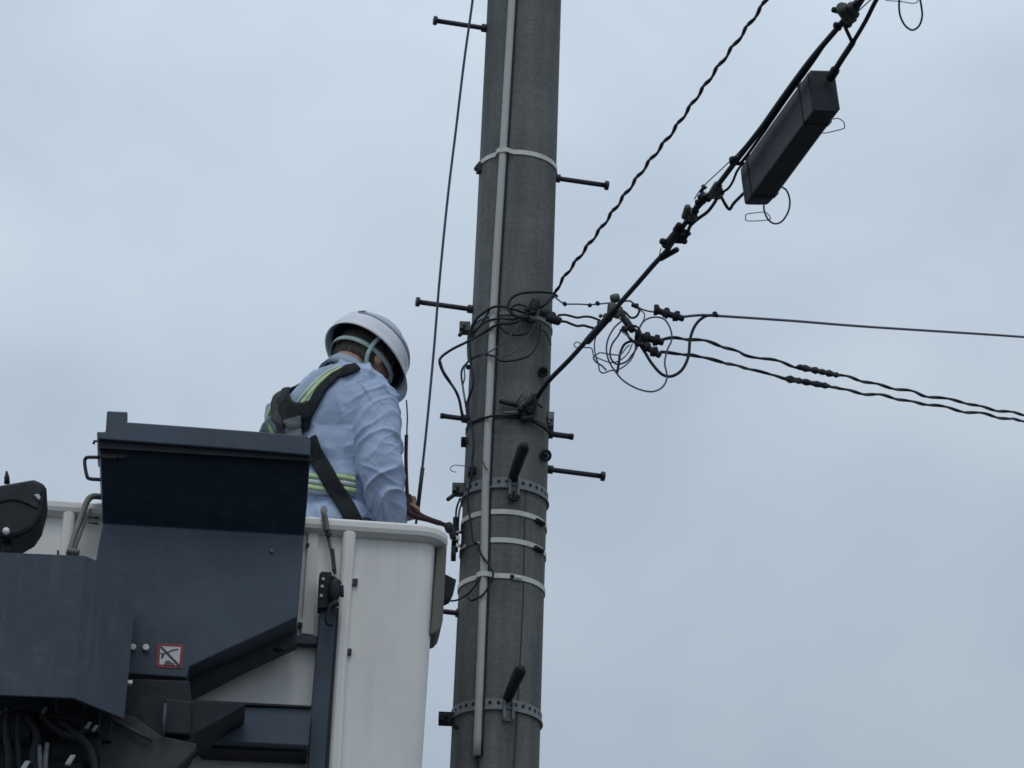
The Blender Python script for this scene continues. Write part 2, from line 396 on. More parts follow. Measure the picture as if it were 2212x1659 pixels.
# clamps at the shaft's left edge
def side_clamp(x, y, w_, h_, m_=OLIVE, pin=None, name='band_clamp'):
    c = P(x, y, PY-.02); mb = MB(); ax = V((1, 0, 0)); ay = V((0, 1, 0)); az = V((0, 0, 1))
    mb.obox(c, ax, ay, az, w_/2, .02, h_/2); mb.obox(c+V((-w_*.28, -.022, -.004)), ax, ay, az, w_*.16, .01, h_*.32)
    mb.cyl(c+V((-w_*.1, -.035, 0)), c+V((-w_*.1, .035, 0)), h_*.2, 8)
    o = build(mb, name, m_, pole, smooth=False, bevel=.002)
    if pin:
        q = MB(); q.rod(c+V((0, -.01, -h_*.3)), P(pin[0], pin[1], PY-.05), .007); build(q, 'clamp_bolt', BOLT, o)
    return o
side_clamp(1004, 709, .036, .034, OLIVE, (992, 725)); side_clamp(990, 1058, .040, .036, OLIVE, (966, 1080))
side_clamp(966, 1553, .055, .036, DARK); side_clamp(1003, 955, .022, .022, RUB); side_clamp(1190, 909, .02, .05, GALV)
mb = MB(); mb.tube([S(980, 1540, .006), P(978, 1560, PY-.03), S(986, 1572, .006)], .006, 8); build(mb, 'clamp_hook', DARK, pole)
# eye bolts at the right edge
for x, y, r in ((1173, 803, .012), (1179, 984, .014)):
    c = S(x, y, .018); mb = MB(); mb.tube([c+V((math.cos(t)*r, -math.sin(t)*r*.5, math.sin(t)*r)) for t in [2*math.pi*i/16 for i in range(16)]], .0055, 8, closed=True)
    mb.rod(S(x, y, -.01), c, .008); build(mb, 'eye_bolt', RUB, pole)
# dead-end bracket that takes the main cable
mb = MB()
def sr(a, b, r, m=0, o1=.02, o2=.02): mb.rod(S(*a, o1), S(*b, o2), r, mi=m)
sr((1128, 900), (1150, 852), .012); sr((1148, 900), (1160, 852), .011); sr((1118, 888), (1140, 868), .010, 1); sr((1078, 866), (1119, 876), .008)
sr((1086, 893), (1125, 890), .006, 1); sr((1125, 905), (1152, 902), .012); sr((1138, 868), (1146, 845), .008, 1); sr((1112, 872), (1126, 850), .006, 1)
sr((1158, 868), (1172, 880), .006, 1); sr((1120, 885), (1150, 880), .012, 0, .03, .03); sr((1130, 880), (1152, 858), .009, 0, .04, .04)
build(mb, 'dead_end_bracket', [DARK, OLIVE], pole)
# black terminal box on the left flank
mb = MB(); c = P(984, 1155, PY-.04); mb.obox(c, V((1, 0, 0)), V((0, 1, 0)), V((0, 0, 1)), .010, .03, .05)
mb.obox(P(980, 1190, PY-.04), V((1, 0, 0)), V((0, 1, 0)), V((0, 0, 1)), .008, .03, .025); 
mb.rod(P(988, 1150, PY-.04), P(1002, 1150, PY), .005); mb.rod(P(986, 1178, PY-.04), P(998, 1180, PY), .005)
tb = build(mb, 'terminal_box', RUB, pole, smooth=False, bevel=.002)
for y in (1147, 1162, 1178):
    q = MB(); q.obox(P(989, y, PY-.075), V((1, 0, 0)), V((0, 1, 0)), V((0, 0, 1)), .0055, .004, .006); build(q, 'terminal', WHITE, tb, smooth=False)
q = MB(); q.obox(S(1020, 1016, .014), V((1, 0, .0)), V((0, 1, 0)), V((.15, 0, 1)).normalized(), .012, .008, .012); q.obox(S(1016, 1027, .012), V((1, 0, .0)), V((0, 1, 0)), V((.15, 0, 1)).normalized(), .008, .006, .007)
build(q, 'cable_saddle', RUB, pole, smooth=False, bevel=.002)
q = MB(); q.ell(S(1033, 1174, .008), .006, .006, .006); build(q, 'white_stud', WHITE, pole)

# ------------------------------------------------------------------ cables
def W(x, y, off=.014): return S(x, y, off) if len((x, y)) else None
def wire(name, pts, r, m_, label, cat='wire', group=None, k=6, Y=None, off=.014, closed=False, extra=None, n=7):
    p3 = []
    for q in pts:
        if isinstance(q, V): p3.append(q)
        elif len(q) == 3: p3.append(P(*q))
        elif Y is None: p3.append(S(q[0], q[1], off))
        else: p3.append(P(q[0], q[1], Y))
    path = cr_path(p3, k, closed)
    mb = MB(); mb.tube(path, r, n, closed=closed)
    mats = [m_]
    if extra: 
        for e in extra(mb): mats.append(e)
    o = mb.build(name, mats, None); tag(o, label, cat, group); fixn(o); return o, path

# rope / drop cable at the left, taken by the worker's hand
yl = lambda y: 10.62+.0*y
wire('drop_cable', [(1060, -500, 10.05), (1040, -250, 10.2), (1026, -60, 10.3), (1021, 0, 10.33), (1003, 130, 10.38), (985, 280, 10.44), (968, 420, 10.48), (950, 600, 10.54), (937, 760, 10.60), (922, 920, 10.65), (907, 1060, 10.70), (901, 1110, 10.72), (898, 1140, 10.73)], [.0042]*67, WIREG,
     'thin straight dark cable rising left of the pole from the worker\'s hand', 'cable')
mbx = MB(); mbx.tube([P(913, 1010, 10.68), P(907, 1060, 10.70), P(900, 1120, 10.72)], .0065, 8)
tag(mbx.build('cable_sleeve', BOLT), 'short dark sleeve round the foot of the thin straight cable', 'sleeve')

def wobble(path, amp, period, seed=0, phase=0):
    o = []; s = 0
    for i, p in enumerate(path):
        if i: s += (path[i]-path[i-1]).length
        t = (path[min(i+1, len(path)-1)]-path[max(i-1, 0)]).normalized()
        sd_ = t.cross(FW).normalized(); u_ = t.cross(sd_)
        a = 2*math.pi*s/period+phase
        am = amp*(.8+.4*noise.noise(V((s*3, seed, 0))))
        o.append(p+sd_*math.cos(a)*am+u_*math.sin(a)*am)
    return o
# twisted pair, upper right
z0 = P(1195, 640, PY-.1).z
tw = [Pz(x, y, z0) for x, y in ((2100, -640), (1960, -430), (1820, -240), (1700, -70), (1655, 0), (1600, 78), (1550, 146), (1500, 217), (1450, 288), (1400, 352), (1350, 420), (1300, 490), (1255, 550), (1215, 604), (1196, 640))]
tw = cr_path(tw, 16); mb = MB()
mb.tube(wobble(tw, .0046, .125), .0042, 8); mb.tube(wobble(tw, .0046, .125, 3, 1.3), .0034, 8)
tail = cr_path([tw[-1], S(1180, 655, .05), S(1165, 665, .04)], 5); mb.tube(tail, .006, 7)
tag(fixn(mb.build('twisted_cable', WIRE)), 'long wavy twisted black cable running alone to the upper right of the pole', 'cable')

# main thick cable: pole bracket -> clamp knot -> upper right, coming towards the camera
zc = P(1164, 853, PY-.16).z
def C3(x, y): return Pz(x, y, zc+.03*max(0, (853-y))/853)
main = [S(1140, 892, .03), S(1152, 870, .035), C3(1164, 853), C3(1188, 820), C3(1232, 775), C3(1277, 725), C3(1307, 696), C3(1336, 659), C3(1379, 610), C3(1411, 573), C3(1440, 542)]
mb = MB(); mb.tube(cr_path(main, 8), .0078, 10); mb.rod(C3(1268, 738), C3(1330, 668), .0125); mb.rod(C3(1425, 560), C3(1464, 538), .0085)
tag(fixn(mb.build('main_cable', WIRE)), 'thick straight black cable from the pole bracket through the clamp knot', 'cable')
up = [C3(1440, 542), C3(1468, 500), C3(1500, 456), C3(1546, 405), C3(1589, 349), C3(1640, 283), C3(1698, 201), C3(1753, 127), C3(1808, 62), C3(1840, 22), C3(1859, 0), C3(1900, -55), C3(2020, -210), C3(2200, -430)]
mb = MB(); mb.tube(cr_path(up, 8), .0078, 10); 
mb.tube(cr_path([C3(1590, 352), C3(1602, 350), C3(1642, 296), C3(1700, 212), C3(1756, 134), C3(1788, 86)], 8), .0045, 8)
tag(fixn(mb.build('bundle_cable', WIRE)), 'thick black cable bundle running past the dark closure box to the top edge', 'cable')
mb = MB(); mb.tube(cr_path([C3(1500, 430), C3(1520, 402), C3(1575, 350), C3(1606, 318), C3(1640, 275)], 6), .0018, 6)
tag(fixn(mb.build('messenger_strand', WIREG)), 'very thin grey strand beside the bundle, below left of closure box', 'wire')
mb = MB(); mb.tube(cr_path([C3(1765, 122), C3(1798, 80), C3(1824, 52), C3(1845, 32), C3(1880, 0), C3(1930, -50)], 6), .0018, 6)
mb.tube(cr_path([C3(1840, 40), C3(1866, 0), C3(1890, -40)], 6), .003, 6)
tag(fixn(mb.build('messenger_strand', WIREG)), 'thin grey strands threading the topmost clamp at the photo edge', 'wire')

# fibre closure box hanging off the branch cable
def CB(x, y, dz=-.02): return Pz(x, y, zc+.02+dz)
near = CB(1779, 198, -.03); far = CB(1630, 403, -.03)
ax = (near-far).normalized(); side = ax.cross(V((0, 0, 1))).normalized(); upv = side.cross(ax).normalized()
if upv.z < 0: upv = -upv; side = -side
def pj(p): d = p-CAM; z = d.dot(FW); return (1106+FPX*d.dot(RT)/z, 829.5-FPX*d.dot(UP)/z)
best = None
for k in range(-60, 61):
    s_, u_ = side*math.cos(R(k))+upv*math.sin(R(k)), upv*math.cos(R(k))-side*math.sin(R(k))
    a_, b_ = pj(near), pj(near-u_*.1); e_ = abs(math.atan2(b_[0]-a_[0], b_[1]-a_[1])-math.atan2(12, 80))
    if best is None or e_ < best[0]: best = (e_, s_, u_, k)
side, upv = best[1], best[2]
if side.x < 0: side = -side
wl_ = abs(pj(near)[0]-pj(near+side*.1)[0]); hl_ = abs(pj(near)[1]-pj(near+upv*.1)[1])
print('box', best[3], wl_, hl_, pj(near), pj(far))
wd, hh = .1*60/wl_/2, .1*91/hl_/2
box = thing('closure_box', (near+far)/2, 'long dark rectangular cable closure box hung beside the thick bundle', 'junction box')
def sec(c, k=1.0, kh=1.0, ch=.012):
    a, b = wd*k, hh*kh
    return [c+side*x+upv*y for x, y in ((-a, -b+ch*.4), (-a+ch*.4, -b), (a-ch, -b), (a, -b+ch), (a, b-ch), (a-ch, b), (-a+ch, b), (-a, b-ch))]
mb = MB(); secs = [sec(near+ax*.004, .9, .92), sec(near, 1, 1), sec(near-ax*.05, 1, 1), sec(far+ax*.05, 1, 1), sec(far+ax*.01, .98, .95), sec(far-ax*.02, .72, .75)]
for i in range(len(secs)-1):
    n = 8; mb.add(secs[i]+secs[i+1], [[j, (j+1) % n, n+(j+1) % n, n+j] for j in range(n)])
mb.add(secs[0], [list(range(8))]); mb.add(secs[-1], [list(range(8))[::-1]])
bx = build(mb, 'case', CASE, box, smooth=False, bevel=.003)
mb = MB()
for t in (.12, .88):
    mb = MB()
    c = near+(far-near)*t; s_ = sec(c, 1.05, 1.03); s2q = sec(c-ax*.008, 1.05, 1.03)
    mb.add(s_+s2q, [[j, (j+1) % 8, 8+(j+1) % 8, 8+j] for j in range(8)]+[list(range(8)), list(range(8, 16))[::-1]])
    build(mb, 'lid_rib', CASE, box, smooth=False)
for t_, o_ in ((.55, 0), (.15, -.02)):
    mb = MB(); mb.obox(near+(far-near)*t_+side*(wd+.003)+upv*o_, ax, side, upv, .012, .005, .010); build(mb, 'latch', RUB, box, smooth=False, bevel=.001)
mb = MB(); ge = C3(1797, 163); mb.tube([ge-(C3(1818, 129)-ge)*.15, ge, ge+(C3(1818, 129)-ge)*.35], .013, 10); build(mb, 'cable_gland', RUB, box, smooth=False)
mb = MB(); mb.cyl(far-upv*.01, far-ax*.03-upv*.0, .010, 10); build(mb, 'cable_gland', RUB, box)
wire('branch_cable', [C3(2060, -280), C3(1985, -160), C3(1930, -60), C3(1893, 0), C3(1869, 47), C3(1841, 94), C3(1818, 129), C3(1797, 163)], [.0062]*30+[.0085]*13, WIRE, 'black cable entering the upper end of the dark closure box', 'cable')
wire('tie_wire', [C3(1825, 56), C3(1832, 72), C3(1842, 93)], .0052, WIRE, 'short black link from the topmost clamp to the branch cable', 'cable')
wire('tail_cable', [C3(1606, 352), C3(1592, 370), C3(1583, 392), C3(1572, 408), C3(1554, 418)], .0038, WIRE, 'short curved black lead between closure box and knot of clamps', 'cable')
wire('tail_cable', [C3(1556, 420), C3(1566, 440), C3(1576, 452), C3(1586, 438), C3(1612, 412)], .0048, WIRE, 'V-shaped black lead at the lower end of the closure box', 'cable')
wire('tail_cable', [C3(1546, 434), C3(1530, 456), C3(1506, 474), C3(1490, 490), C3(1484, 510)], .0052, WIRE, 'curved black lead hanging under the knot of clamps', 'cable')
def Cn(x, y): return C3(x, y)+V((0, -.02, -.01))
wire('wire_ring', [Cn(*q) for q in ((1684, 402), (1698, 412), (1705, 434), (1701, 458), (1688, 478), (1672, 483), (1658, 474), (1650, 456), (1649, 440))], .0028, WIREG, 'large grey wire ring hanging below the lower end of the closure box')
wire('wire_clip', [Cn(*q) for q in ((1648, 458), (1614, 462), (1610, 468), (1614, 477), (1658, 475), (1662, 468), (1654, 459))], .0016, PALEW, 'pale flat wire clip touching the ring under the closure box')
wire('wire_clip', [Cn(*q) for q in ((1798, 258), (1808, 256), (1820, 263), (1823, 274), (1818, 279), (1780, 288), (1774, 284), (1776, 278), (1790, 268))], .0016, PALEW, 'pale flat wire clip at the upper right side of the closure box')
wire('wire_ring', [C3(*q) for q in ((1950, -70), (1945, -20), (1942, 10), (1945, 35), (1956, 56), (1971, 65), (1985, 56), (1992, 36), (1990, 12), (1984, -15), (1975, -40), (1950, -70))], .0028, WIREG, 'grey wire ring cut by the top edge of the photo')
wire('wire_clip', [C3(*q) for q in ((1950, -68), (1916, -6), (1920, 1), (1945, 3), (1972, 7), (1983, 2), (1984, -14))], .0014, PALEW, 'pale wire clip crossing the ring at the photo top edge')
wire('span_wire', [C3(1800, -120), C3(1880, -75), C3(1950, -70), C3(2080, -68), C3(2300, -66)], .003, WIREG, 'grey wire just above the frame carrying the topmost ring')

# knots of clamps along the bundle (lumpy cast fittings)
def fitting(name, parts, label, mats=(DARK, OLIVE, BLUEC, WHITE), cat='clamp', group=None, f=C3):
    pts = [f(*p[:2]) for p in parts]; org = sum(pts, V())/len(pts)
    mb = MB()
    for q in parts:
        x, y, x2, y2, r = q[:5]; mi = q[5] if len(q) > 5 else 0
        a, b = f(x, y), f(x2, y2)
        if (a-b).length < r: mb.ell(a, r, r, r*.9, n=10, k=7, mi=mi)
        else: mb.rod(a, b, r, 8, mi=mi)
    o = mb.build(name, list(mats), None, origin=org); tag(o, label, cat, group); return fixn(o)
G = 'clamps along the thick cable bundle'
fitting('cable_clamp', [(1816, 14, 1838, 44, .018, 1), (1838, 10, 1848, 34, .013, 1), (1836, 30, 1830, 54, .014), (1797, 20, 1820, 26, .008), (1801, 53, 1812, 56, .009), (1808, 58, 1815, 62, .009), (1850, 4, 1846, 16, .009), (1844, 40, 1846, 44, .008), (1821, 56, 1826, 50, .006, 3)], 'greenish cast clamp topmost on the bundle near the photo edge', group=G)
fitting('cable_clamp', [(1577, 346, 1588, 342, .009), (1590, 350, 1594, 340, .009), (1576, 351, 1584, 352, .006)], 'small dark clamp on the bundle at the closure box lower corner', group=G)
fitting('cable_clamp', [(1536, 424, 1552, 398, .014, 1), (1548, 400, 1554, 425, .012, 1), (1540, 410, 1561, 412, .010), (1546, 430, 1554, 420, .008), (1556, 418, 1564, 416, .006, 1)], 'greenish four-armed clamp on the bundle below the closure box', group=G)
fitting('cable_clamp', [(1514, 412, 1526, 404, .004), (1508, 428, 1530, 424, .011), (1512, 416, 1520, 414, .007, 2), (1519, 418, 1526, 417, .006, 3), (1502, 438, 1524, 434, .009), (1518, 401, 1522, 407, .006, 1), (1526, 432, 1534, 428, .009)], 'dark clamp with a blue and white tag between two larger clamps', group=G)
fitting('cable_clamp', [(1486, 446, 1478, 470, .010, 1), (1494, 456, 1496, 472, .016, 1), (1484, 478, 1500, 478, .012), (1500, 450, 1506, 458, .008), (1506, 444, 1498, 470, .009)], 'ribbed greenish clamp in the middle of the knot of clamps', group=G)
fitting('cable_clamp', [(1426, 520, 1440, 524, .010), (1440, 530, 1470, 494, .014), (1462, 508, 1484, 512, .014), (1446, 518, 1476, 520, .010), (1478, 498, 1490, 506, .007), (1476, 524, 1482, 520, .008), (1432, 528, 1440, 532, .009), (1458, 498, 1468, 484, .009), (1440, 534, 1436, 552, .004), (1428, 536, 1424, 552, .0015)], 'large lumpy black clamp at the lower end of the clamp knot', group=G)

# wires leaving the pole to the right, constant distance
YK = depth = 10.86
def K(x, y): return P(x, y, YK-.0)
fitting('cross_clamp', [(1318, 652, 1338, 648, 0.0161, 1), (1322, 660, 1320, 684, 0.0149, 1), (1338, 668, 1330, 692, 0.0138, 1), (1340, 680, 1350, 700, 0.0115), (1306, 684, 1318, 700, 0.0115, 1), (1348, 694, 1368, 722, 0.0126), (1352, 712, 1346, 722, 0.0115), (1344, 696, 1338, 690, 0.0069, 4), (1350, 713, 1356, 716, 0.0057, 3), (1300, 690, 1294, 686, 0.0069, 1), (1290, 706, 1310, 700, 0.0115), (1360, 706, 1364, 716, 0.0092)],
        'large greenish clamp knot where the thick cable crosses the side wires', mats=(DARK, OLIVE, BLUEC, WHITE, NEON), f=lambda x, y: K(x, y)+V((0, -.02, 0)))
def ribbed(a, b, label, r=.0125):
    A_, B_ = K(*a), K(*b); mb = MB(); n = 30; pts = [A_+(B_-A_)*i/n for i in range(n+1)]
    rs = [r*(.55 if i in (0, n) else (1.25+.12*math.sin(i) if (i//5) % 2 == 0 else .8)) for i in range(n+1)]
    mb.tube(pts, rs, 12); d = (B_-A_).normalized(); 
    for t in (.08, .42, .78): c = A_+(B_-A_)*t; mb.rod(c-UP*.004, c+UP*.020, .0085, 8)
    tag(fixn(mb.build('line_insulator', DARK)), label, 'insulator', 'black ribbed insulators')
ribbed((1413, 669), (1478, 689), 'black ribbed insulator on the upper thin wire, right of clamp knot', .0135)
ribbed((1372, 723), (1434, 740), 'black ribbed insulator on the middle wire, upper of the crossed pair', .0150)
ribbed((1376, 737), (1427, 769), 'black ribbed insulator slanting down, lower of the crossed pair', .0135)
fitting('wire_clamp', [(1539, 677, 1549, 677, .007), (1543, 681, 1552, 682, .007)], 'small dark clamp where the big loop meets the lone wire', f=K)
fitting('wire_clamp', [(1217, 653, 1223, 660, .007)], 'small dark clamp on the thin wire nearest the pole', f=K, group='small wire clamps')
fitting('wire_clamp', [(1271, 662, 1277, 657, .007)], 'small dark clamp on the thin wire, second from the pole', f=K, group='small wire clamps')
fitting('wire_clamp', [(1288, 652, 1294, 659, .007)], 'small dark clamp on the thin wire just left of the cross clamp', f=K, group='small wire clamps')
fitting('wire_clamp', [(1364, 658, 1378, 662, .008), (1376, 656, 1374, 666, .007)], 'small dark clamp on the wire just right of the cross clamp', f=K, group='small wire clamps')
fitting('splice_block', [(1158, 648, 1150, 674, 0.0172), (1150, 670, 1152, 682, 0.0149), (1139, 669, 1142, 674, 0.0092), (1142, 686, 1160, 694, 0.0103, 1), (1133, 688, 1150, 696, 0.0092)], 'upright black splice block on the pole front among the loops', cat='splice', f=lambda x, y: S(x, y, .03))
fitting('splice_block', [(1166, 673, 1190, 680, 0.0156), (1180, 684, 1208, 694, 0.0168), (1190, 676, 1196, 690, 0.0144), (1200, 690, 1211, 697, 0.0156)], 'long black splice block overhanging the pole right edge', cat='splice', f=lambda x, y: P(x, y, PY-.16))
wire('side_wire', [(1192, 635), (1205, 647), (1220, 656), (1250, 657), (1277, 658), (1301, 656), (1330, 653)], .0026, WIREG, 'upper thin wire from the pole to the clamp knot', Y=YK)
wire('side_wire', [(1205, 681), (1220, 680), (1234, 683), (1247, 686), (1262, 684), (1277, 685), (1296, 692)], .0040, WIRE, 'wavy black lead to the clamp knot, upper of two', Y=YK)
wire('side_wire', [(1208, 694), (1222, 695), (1232, 699), (1247, 704), (1260, 703), (1272, 706), (1290, 711)], .0044, WIRE, 'wavy black lead to the clamp knot, lower of two', Y=YK)
wire('side_wire', [(1348, 651), (1360, 650), (1369, 656), (1381, 665), (1396, 671), (1414, 674)], .0030, WIREG, 'short wire from the clamp knot to the uppermost insulator', Y=YK)
wire('side_wire', [(1340, 668), (1352, 676), (1362, 686), (1374, 684), (1381, 672), (1376, 662)], .0040, WIRE, 'small black hook of wire right of the clamp knot', Y=YK)
wire('span_wire', [(1478, 684, 10.86), (1510, 681, 10.87), (1545, 682, 10.88), (1711, 693, 11.2), (1876, 706, 11.6), (2212, 728, 12.4), (2500, 752, 13.2), (3100, 805, 15.5), (4200, 905, 22)], .0045, WIREG, 'straight thin grey wire running alone to the right edge', 'cable')
lo1 = [(1432, 735, 10.86), (1457, 729, 10.86), (1487, 732, 10.9), (1546, 743, 11), (1590, 759, 11.1), (1612, 768, 11.15), (1663, 776, 11.2), (1711, 790, 11.3), (1760, 801, 11.4), (1814, 811, 11.5), (1858, 821, 11.6), (1906, 834, 11.7), (1961, 844, 11.8), (2005, 856, 11.9), (2078, 868, 12), (2126, 881, 12.1), (2170, 889, 12.2), (2212, 896, 12.3), (2400, 930, 12.8), (2800, 1000, 14.2), (3400, 1090, 17), (4200, 1200, 22)]
lo2 = [(1426, 762, 10.86), (1444, 762, 10.86), (1487, 765, 10.9), (1516, 774, 10.95), (1560, 781, 11), (1590, 791, 11.1), (1627, 798, 11.2), (1674, 813, 11.25), (1740, 826, 11.35), (1799, 835, 11.45), (1821, 842, 11.5), (1873, 851, 11.6), (1921, 857, 11.7), (1965, 868, 11.8), (2016, 875, 11.9), (2078, 888, 12), (2134, 896, 12.1), (2178, 906, 12.2), (2212, 909, 12.3), (2400, 940, 12.8), (2800, 1012, 14.2), (3400, 1102, 17), (4200, 1212, 22)]
for pts, lb, sp in ((lo1, 'upper of the two wavy twisted cables running to the right edge', (1722, 792, 1812, 811)), (lo2, 'lower of the two wavy twisted cables running to the right edge', (1694, 817, 1794, 835))):
    path = cr_path([P(*q) for q in pts], 10); mb = MB(); mb.tube(wobble(path, .0045, .20), .0042, 7); mb.tube(wobble(path, .0045, .20, 5, 1.2), .0036, 7)
    o = tag(fixn(mb.build('twisted_cable', WIRE)), lb, 'cable', 'twisted cables running right')
    x1, y1, x2, y2 = sp; a, b = P(x1, y1, 11.3), P(x2, y2, 11.5); mb = MB(); k = 16
    mb.tube([a+(b-a)*i/k for i in range(k+1)], [.004]+[.0095+.0022*math.sin(i*2.1+x1)+.0025*(i in (2, 3, 7, 12)) for i in range(1, k)]+[.005], 10)
    tag(fixn(mb.build('cable_splice', WIRE)), 'thick black lumpy splice sleeve on the %s twisted cable' % ('upper' if y1 < 800 else 'lower'), 'splice', 'splice sleeves')
# loops right of the knot
wire('cable_loop', [(1545, 682), (1524, 683), (1503, 701), (1491, 731), (1487, 769), (1473, 799), (1450, 813), (1429, 808), (1408, 785), (1393, 761), (1378, 738)], .0052, WIRE, 'thickest black loop hanging between lone wire and insulators', 'cable', Y=YK)
wire('cable_loop', [(1384, 724), (1381, 710), (1393, 692), (1414, 685), (1435, 690), (1448, 710), (1451, 734), (1442, 755), (1436, 784), (1441, 814), (1431, 836), (1408, 846), (1378, 840), (1349, 824), (1331, 805), (1316, 781), (1310, 755), (1314, 731), (1327, 708), (1342, 694)], .0030, WIREG, 'largest thin grey loop hanging lowest right of the pole', 'cable', Y=YK-.03)
wire('cable_loop', [(1376, 737), (1360, 738), (1348, 745), (1340, 762), (1337, 782), (1333, 806)], .0045, WIRE, 'short black wire drooping inside the large grey loop', 'cable', Y=YK-.01)
wire('cable_loop', [(1288, 722), (1284, 745), (1287, 770), (1293, 787), (1295, 800), (1303, 806), (1318, 801), (1339, 797), (1360, 781), (1371, 760), (1372, 742)], .0024, WIREG, 'thin tangled grey loop under the clamp knot', 'cable', Y=YK-.02)
wire('cable_loop', [(1254, 751), (1277, 752), (1283, 768), (1300, 777), (1320, 783), (1340, 778), (1357, 762), (1366, 742)], .0022, WIREG, 'thin grey curl crossing under the thick cable', 'cable', Y=YK-.04)
wire('cable_loop', [(1285, 770), (1296, 762), (1316, 765), (1340, 766), (1352, 752), (1360, 745)], .0024, TEAL, 'short teal wire inside the tangle under the clamp knot', 'wire', Y=YK-.03)
wire('cable_loop', [(1338, 712), (1350, 722), (1366, 732)], .0022, PALEW, 'short pale wire between the clamp knot and the insulators', 'wire', Y=YK-.03)
wire('cable_loop', [(1283, 768), (1283, 776), (1290, 784), (1300, 790), (1310, 800)], .0030, WIREG, 'tiny grey kink at the left of the tangle', 'wire', Y=YK-.05)
wire('wire_ring', [(1247+7*math.cos(t), 745+6*math.sin(t)) for t in [2*math.pi*i/10 for i in range(10)]], .0022, PALEW, 'tiny pale wire ring just left of the thick slanting cable', Y=YK-.04, closed=True)
wire('cable_loop', [(1346, 704), (1336, 724), (1322, 744), (1318, 768), (1330, 786), (1352, 782), (1366, 766), (1378, 748)], .0030, WIRE, 'thin black loop inside the tangle, between clamp knot and insulators', 'cable', Y=YK-.05)
wire('cable_loop', [(1350, 712), (1362, 704), (1376, 706), (1384, 718)], .0038, WIRE, 'short black hump of wire above the crossed insulators', 'wire', Y=YK-.05)
wire('cable_loop', [(1381, 668), (1392, 678), (1390, 692), (1382, 706), (1384, 720)], .0022, WIREG, 'thin grey wire dropping from the upper wire to the insulators', 'wire', Y=YK-.02)
wire('cable_loop', [(1352, 716), (1360, 730), (1372, 740), (1390, 745)], .0050, WIRE, 'thick black lead from clamp knot into the crossed insulators', 'cable', Y=YK-.02)
# wires on the pole face
wire('cable_loop', [(1152, 690), (1132, 682), (1108, 690), (1080, 688), (1052, 694), (1030, 712), (1020, 730)], .0034, WIRE, 'black wire arching across the pole between the two heavier arching cables', 'cable', off=.026)
wire('cable_loop', [(1150, 676), (1136, 662), (1116, 658), (1104, 668), (1112, 680), (1132, 684), (1150, 680)], .0034, WIRE, 'small black coil just left of the upright splice block', 'cable', off=.03)
wire('cable_loop', [(1160, 690), (1150, 712), (1130, 740), (1108, 762), (1084, 772)], .0020, WIREG, 'thin grey wire slanting from the splices to the lowest loop', 'wire', off=.03)
wire('cable_loop', [(1022, 700), (1012, 722), (1010, 752), (1012, 782)], .0030, WIREG, 'thin grey wire behind the left clamp, hugging the pole edge', 'wire', off=.012)
wire('cable_loop', [(1204, 640), (1192, 633), (1158, 631), (1125, 634), (1105, 644), (1097, 662), (1105, 677), (1125, 686), (1145, 684)], .0044, WIRE, 'black oval loop on the pole face above the splice blocks', 'cable', off=.04)
wire('cable_loop', [(1143, 678), (1125, 673), (1098, 665), (1072, 662), (1048, 673), (1028, 691), (1018, 713), (1014, 743), (1017, 784), (1022, 829), (1010, 870), (1013, 905)], .0045, WIRE, 'black cable arching across the pale conduit and down the left edge', 'cable', off=.034)
wire('cable_loop', [(1148, 684), (1125, 693), (1100, 699), (1075, 701), (1039, 722), (1006, 740, 10.84), (976, 755, 10.84), (953, 772, 10.84), (950, 786, 10.84), (961, 811, 10.85), (979, 836, 10.86), (991, 860, 10.87), (999, 902, 10.9)], .0046, WIRE, 'black cable swinging out furthest left of the pole', 'cable', off=.034)
wire('cable_loop', [(952, 780, 10.83), (958, 800, 10.84), (972, 822, 10.85), (982, 842, 10.86), (994, 872, 10.88), (1003, 905, 10.9)], .0026, WIREG, 'thin grey wire alongside the cable furthest left', 'wire')
wire('cable_loop', [(1167, 700), (1166, 725), (1160, 745), (1143, 768), (1113, 778), (1084, 780), (1068, 770), (1050, 766), (1033, 768), (1012, 781), (997, 802), (1000, 838), (1006, 874), (1010, 905)], .0036, WIRE, 'lowest black loop crossing the pole face and the pale conduit', 'cable', off=.032)
wire('cable_loop', [(1072, 695), (1090, 716), (1113, 724), (1137, 719), (1152, 703)], .0038, WIRE, 'shallow black loop under the splice blocks', 'cable', off=.03)
wire('cable_loop', [(1125, 695), (1096, 731), (1066, 755), (1033, 772)], .0024, WIREG, 'thin straight wire slanting down left across the pale conduit', 'wire', off=.036)
wire('cable_loop', [(1060, 664), (1040, 700), (1018, 722), (1014, 750)], .003, WIRE, 'short black wire hugging the left edge behind the arching cable', 'wire', off=.02)
wire('cable_loop', [(1152, 704), (1170, 712), (1182, 724), (1190, 745)], .003, WIREG, 'short grey wire bending over the right side under the splices', 'wire', off=.016)
wire('cable_loop', [(1009, 782), (1003, 795), (1004, 815), (1000, 835), (1006, 868)], .0026, TEAL, 'thin teal wire at the left edge of the pole', 'wire', off=.04)
q = fitting('cable_joint', [(1010, 790, 1012, 796, .008)], 'tiny black joint at the left edge beside the teal wire', cat='splice', f=lambda x, y: S(x, y, .03))
wire('down_lead', [(1010, 900), (1018, 915), (1023, 957), (1020, 997), (1021, 1015), (1012, 1060), (1011, 1089), (1017, 1129), (1022, 1169), (1033, 1175), (1039, 1196), (1062, 1230), (1064, 1248), (1046, 1282), (1020, 1297), (1010, 1290)], .0036, WIRE, 'black lead running down the pole face left of the conduit to the lowest strap', 'cable', off=.03)
wire('down_lead', [(970, 1298, 10.9), (985, 1297), (1000, 1290), (1014, 1280), (1033, 1256), (1044, 1240)], .0032, WIRE, 'black lead curving off the pole towards the bucket corner', 'cable', off=.022)
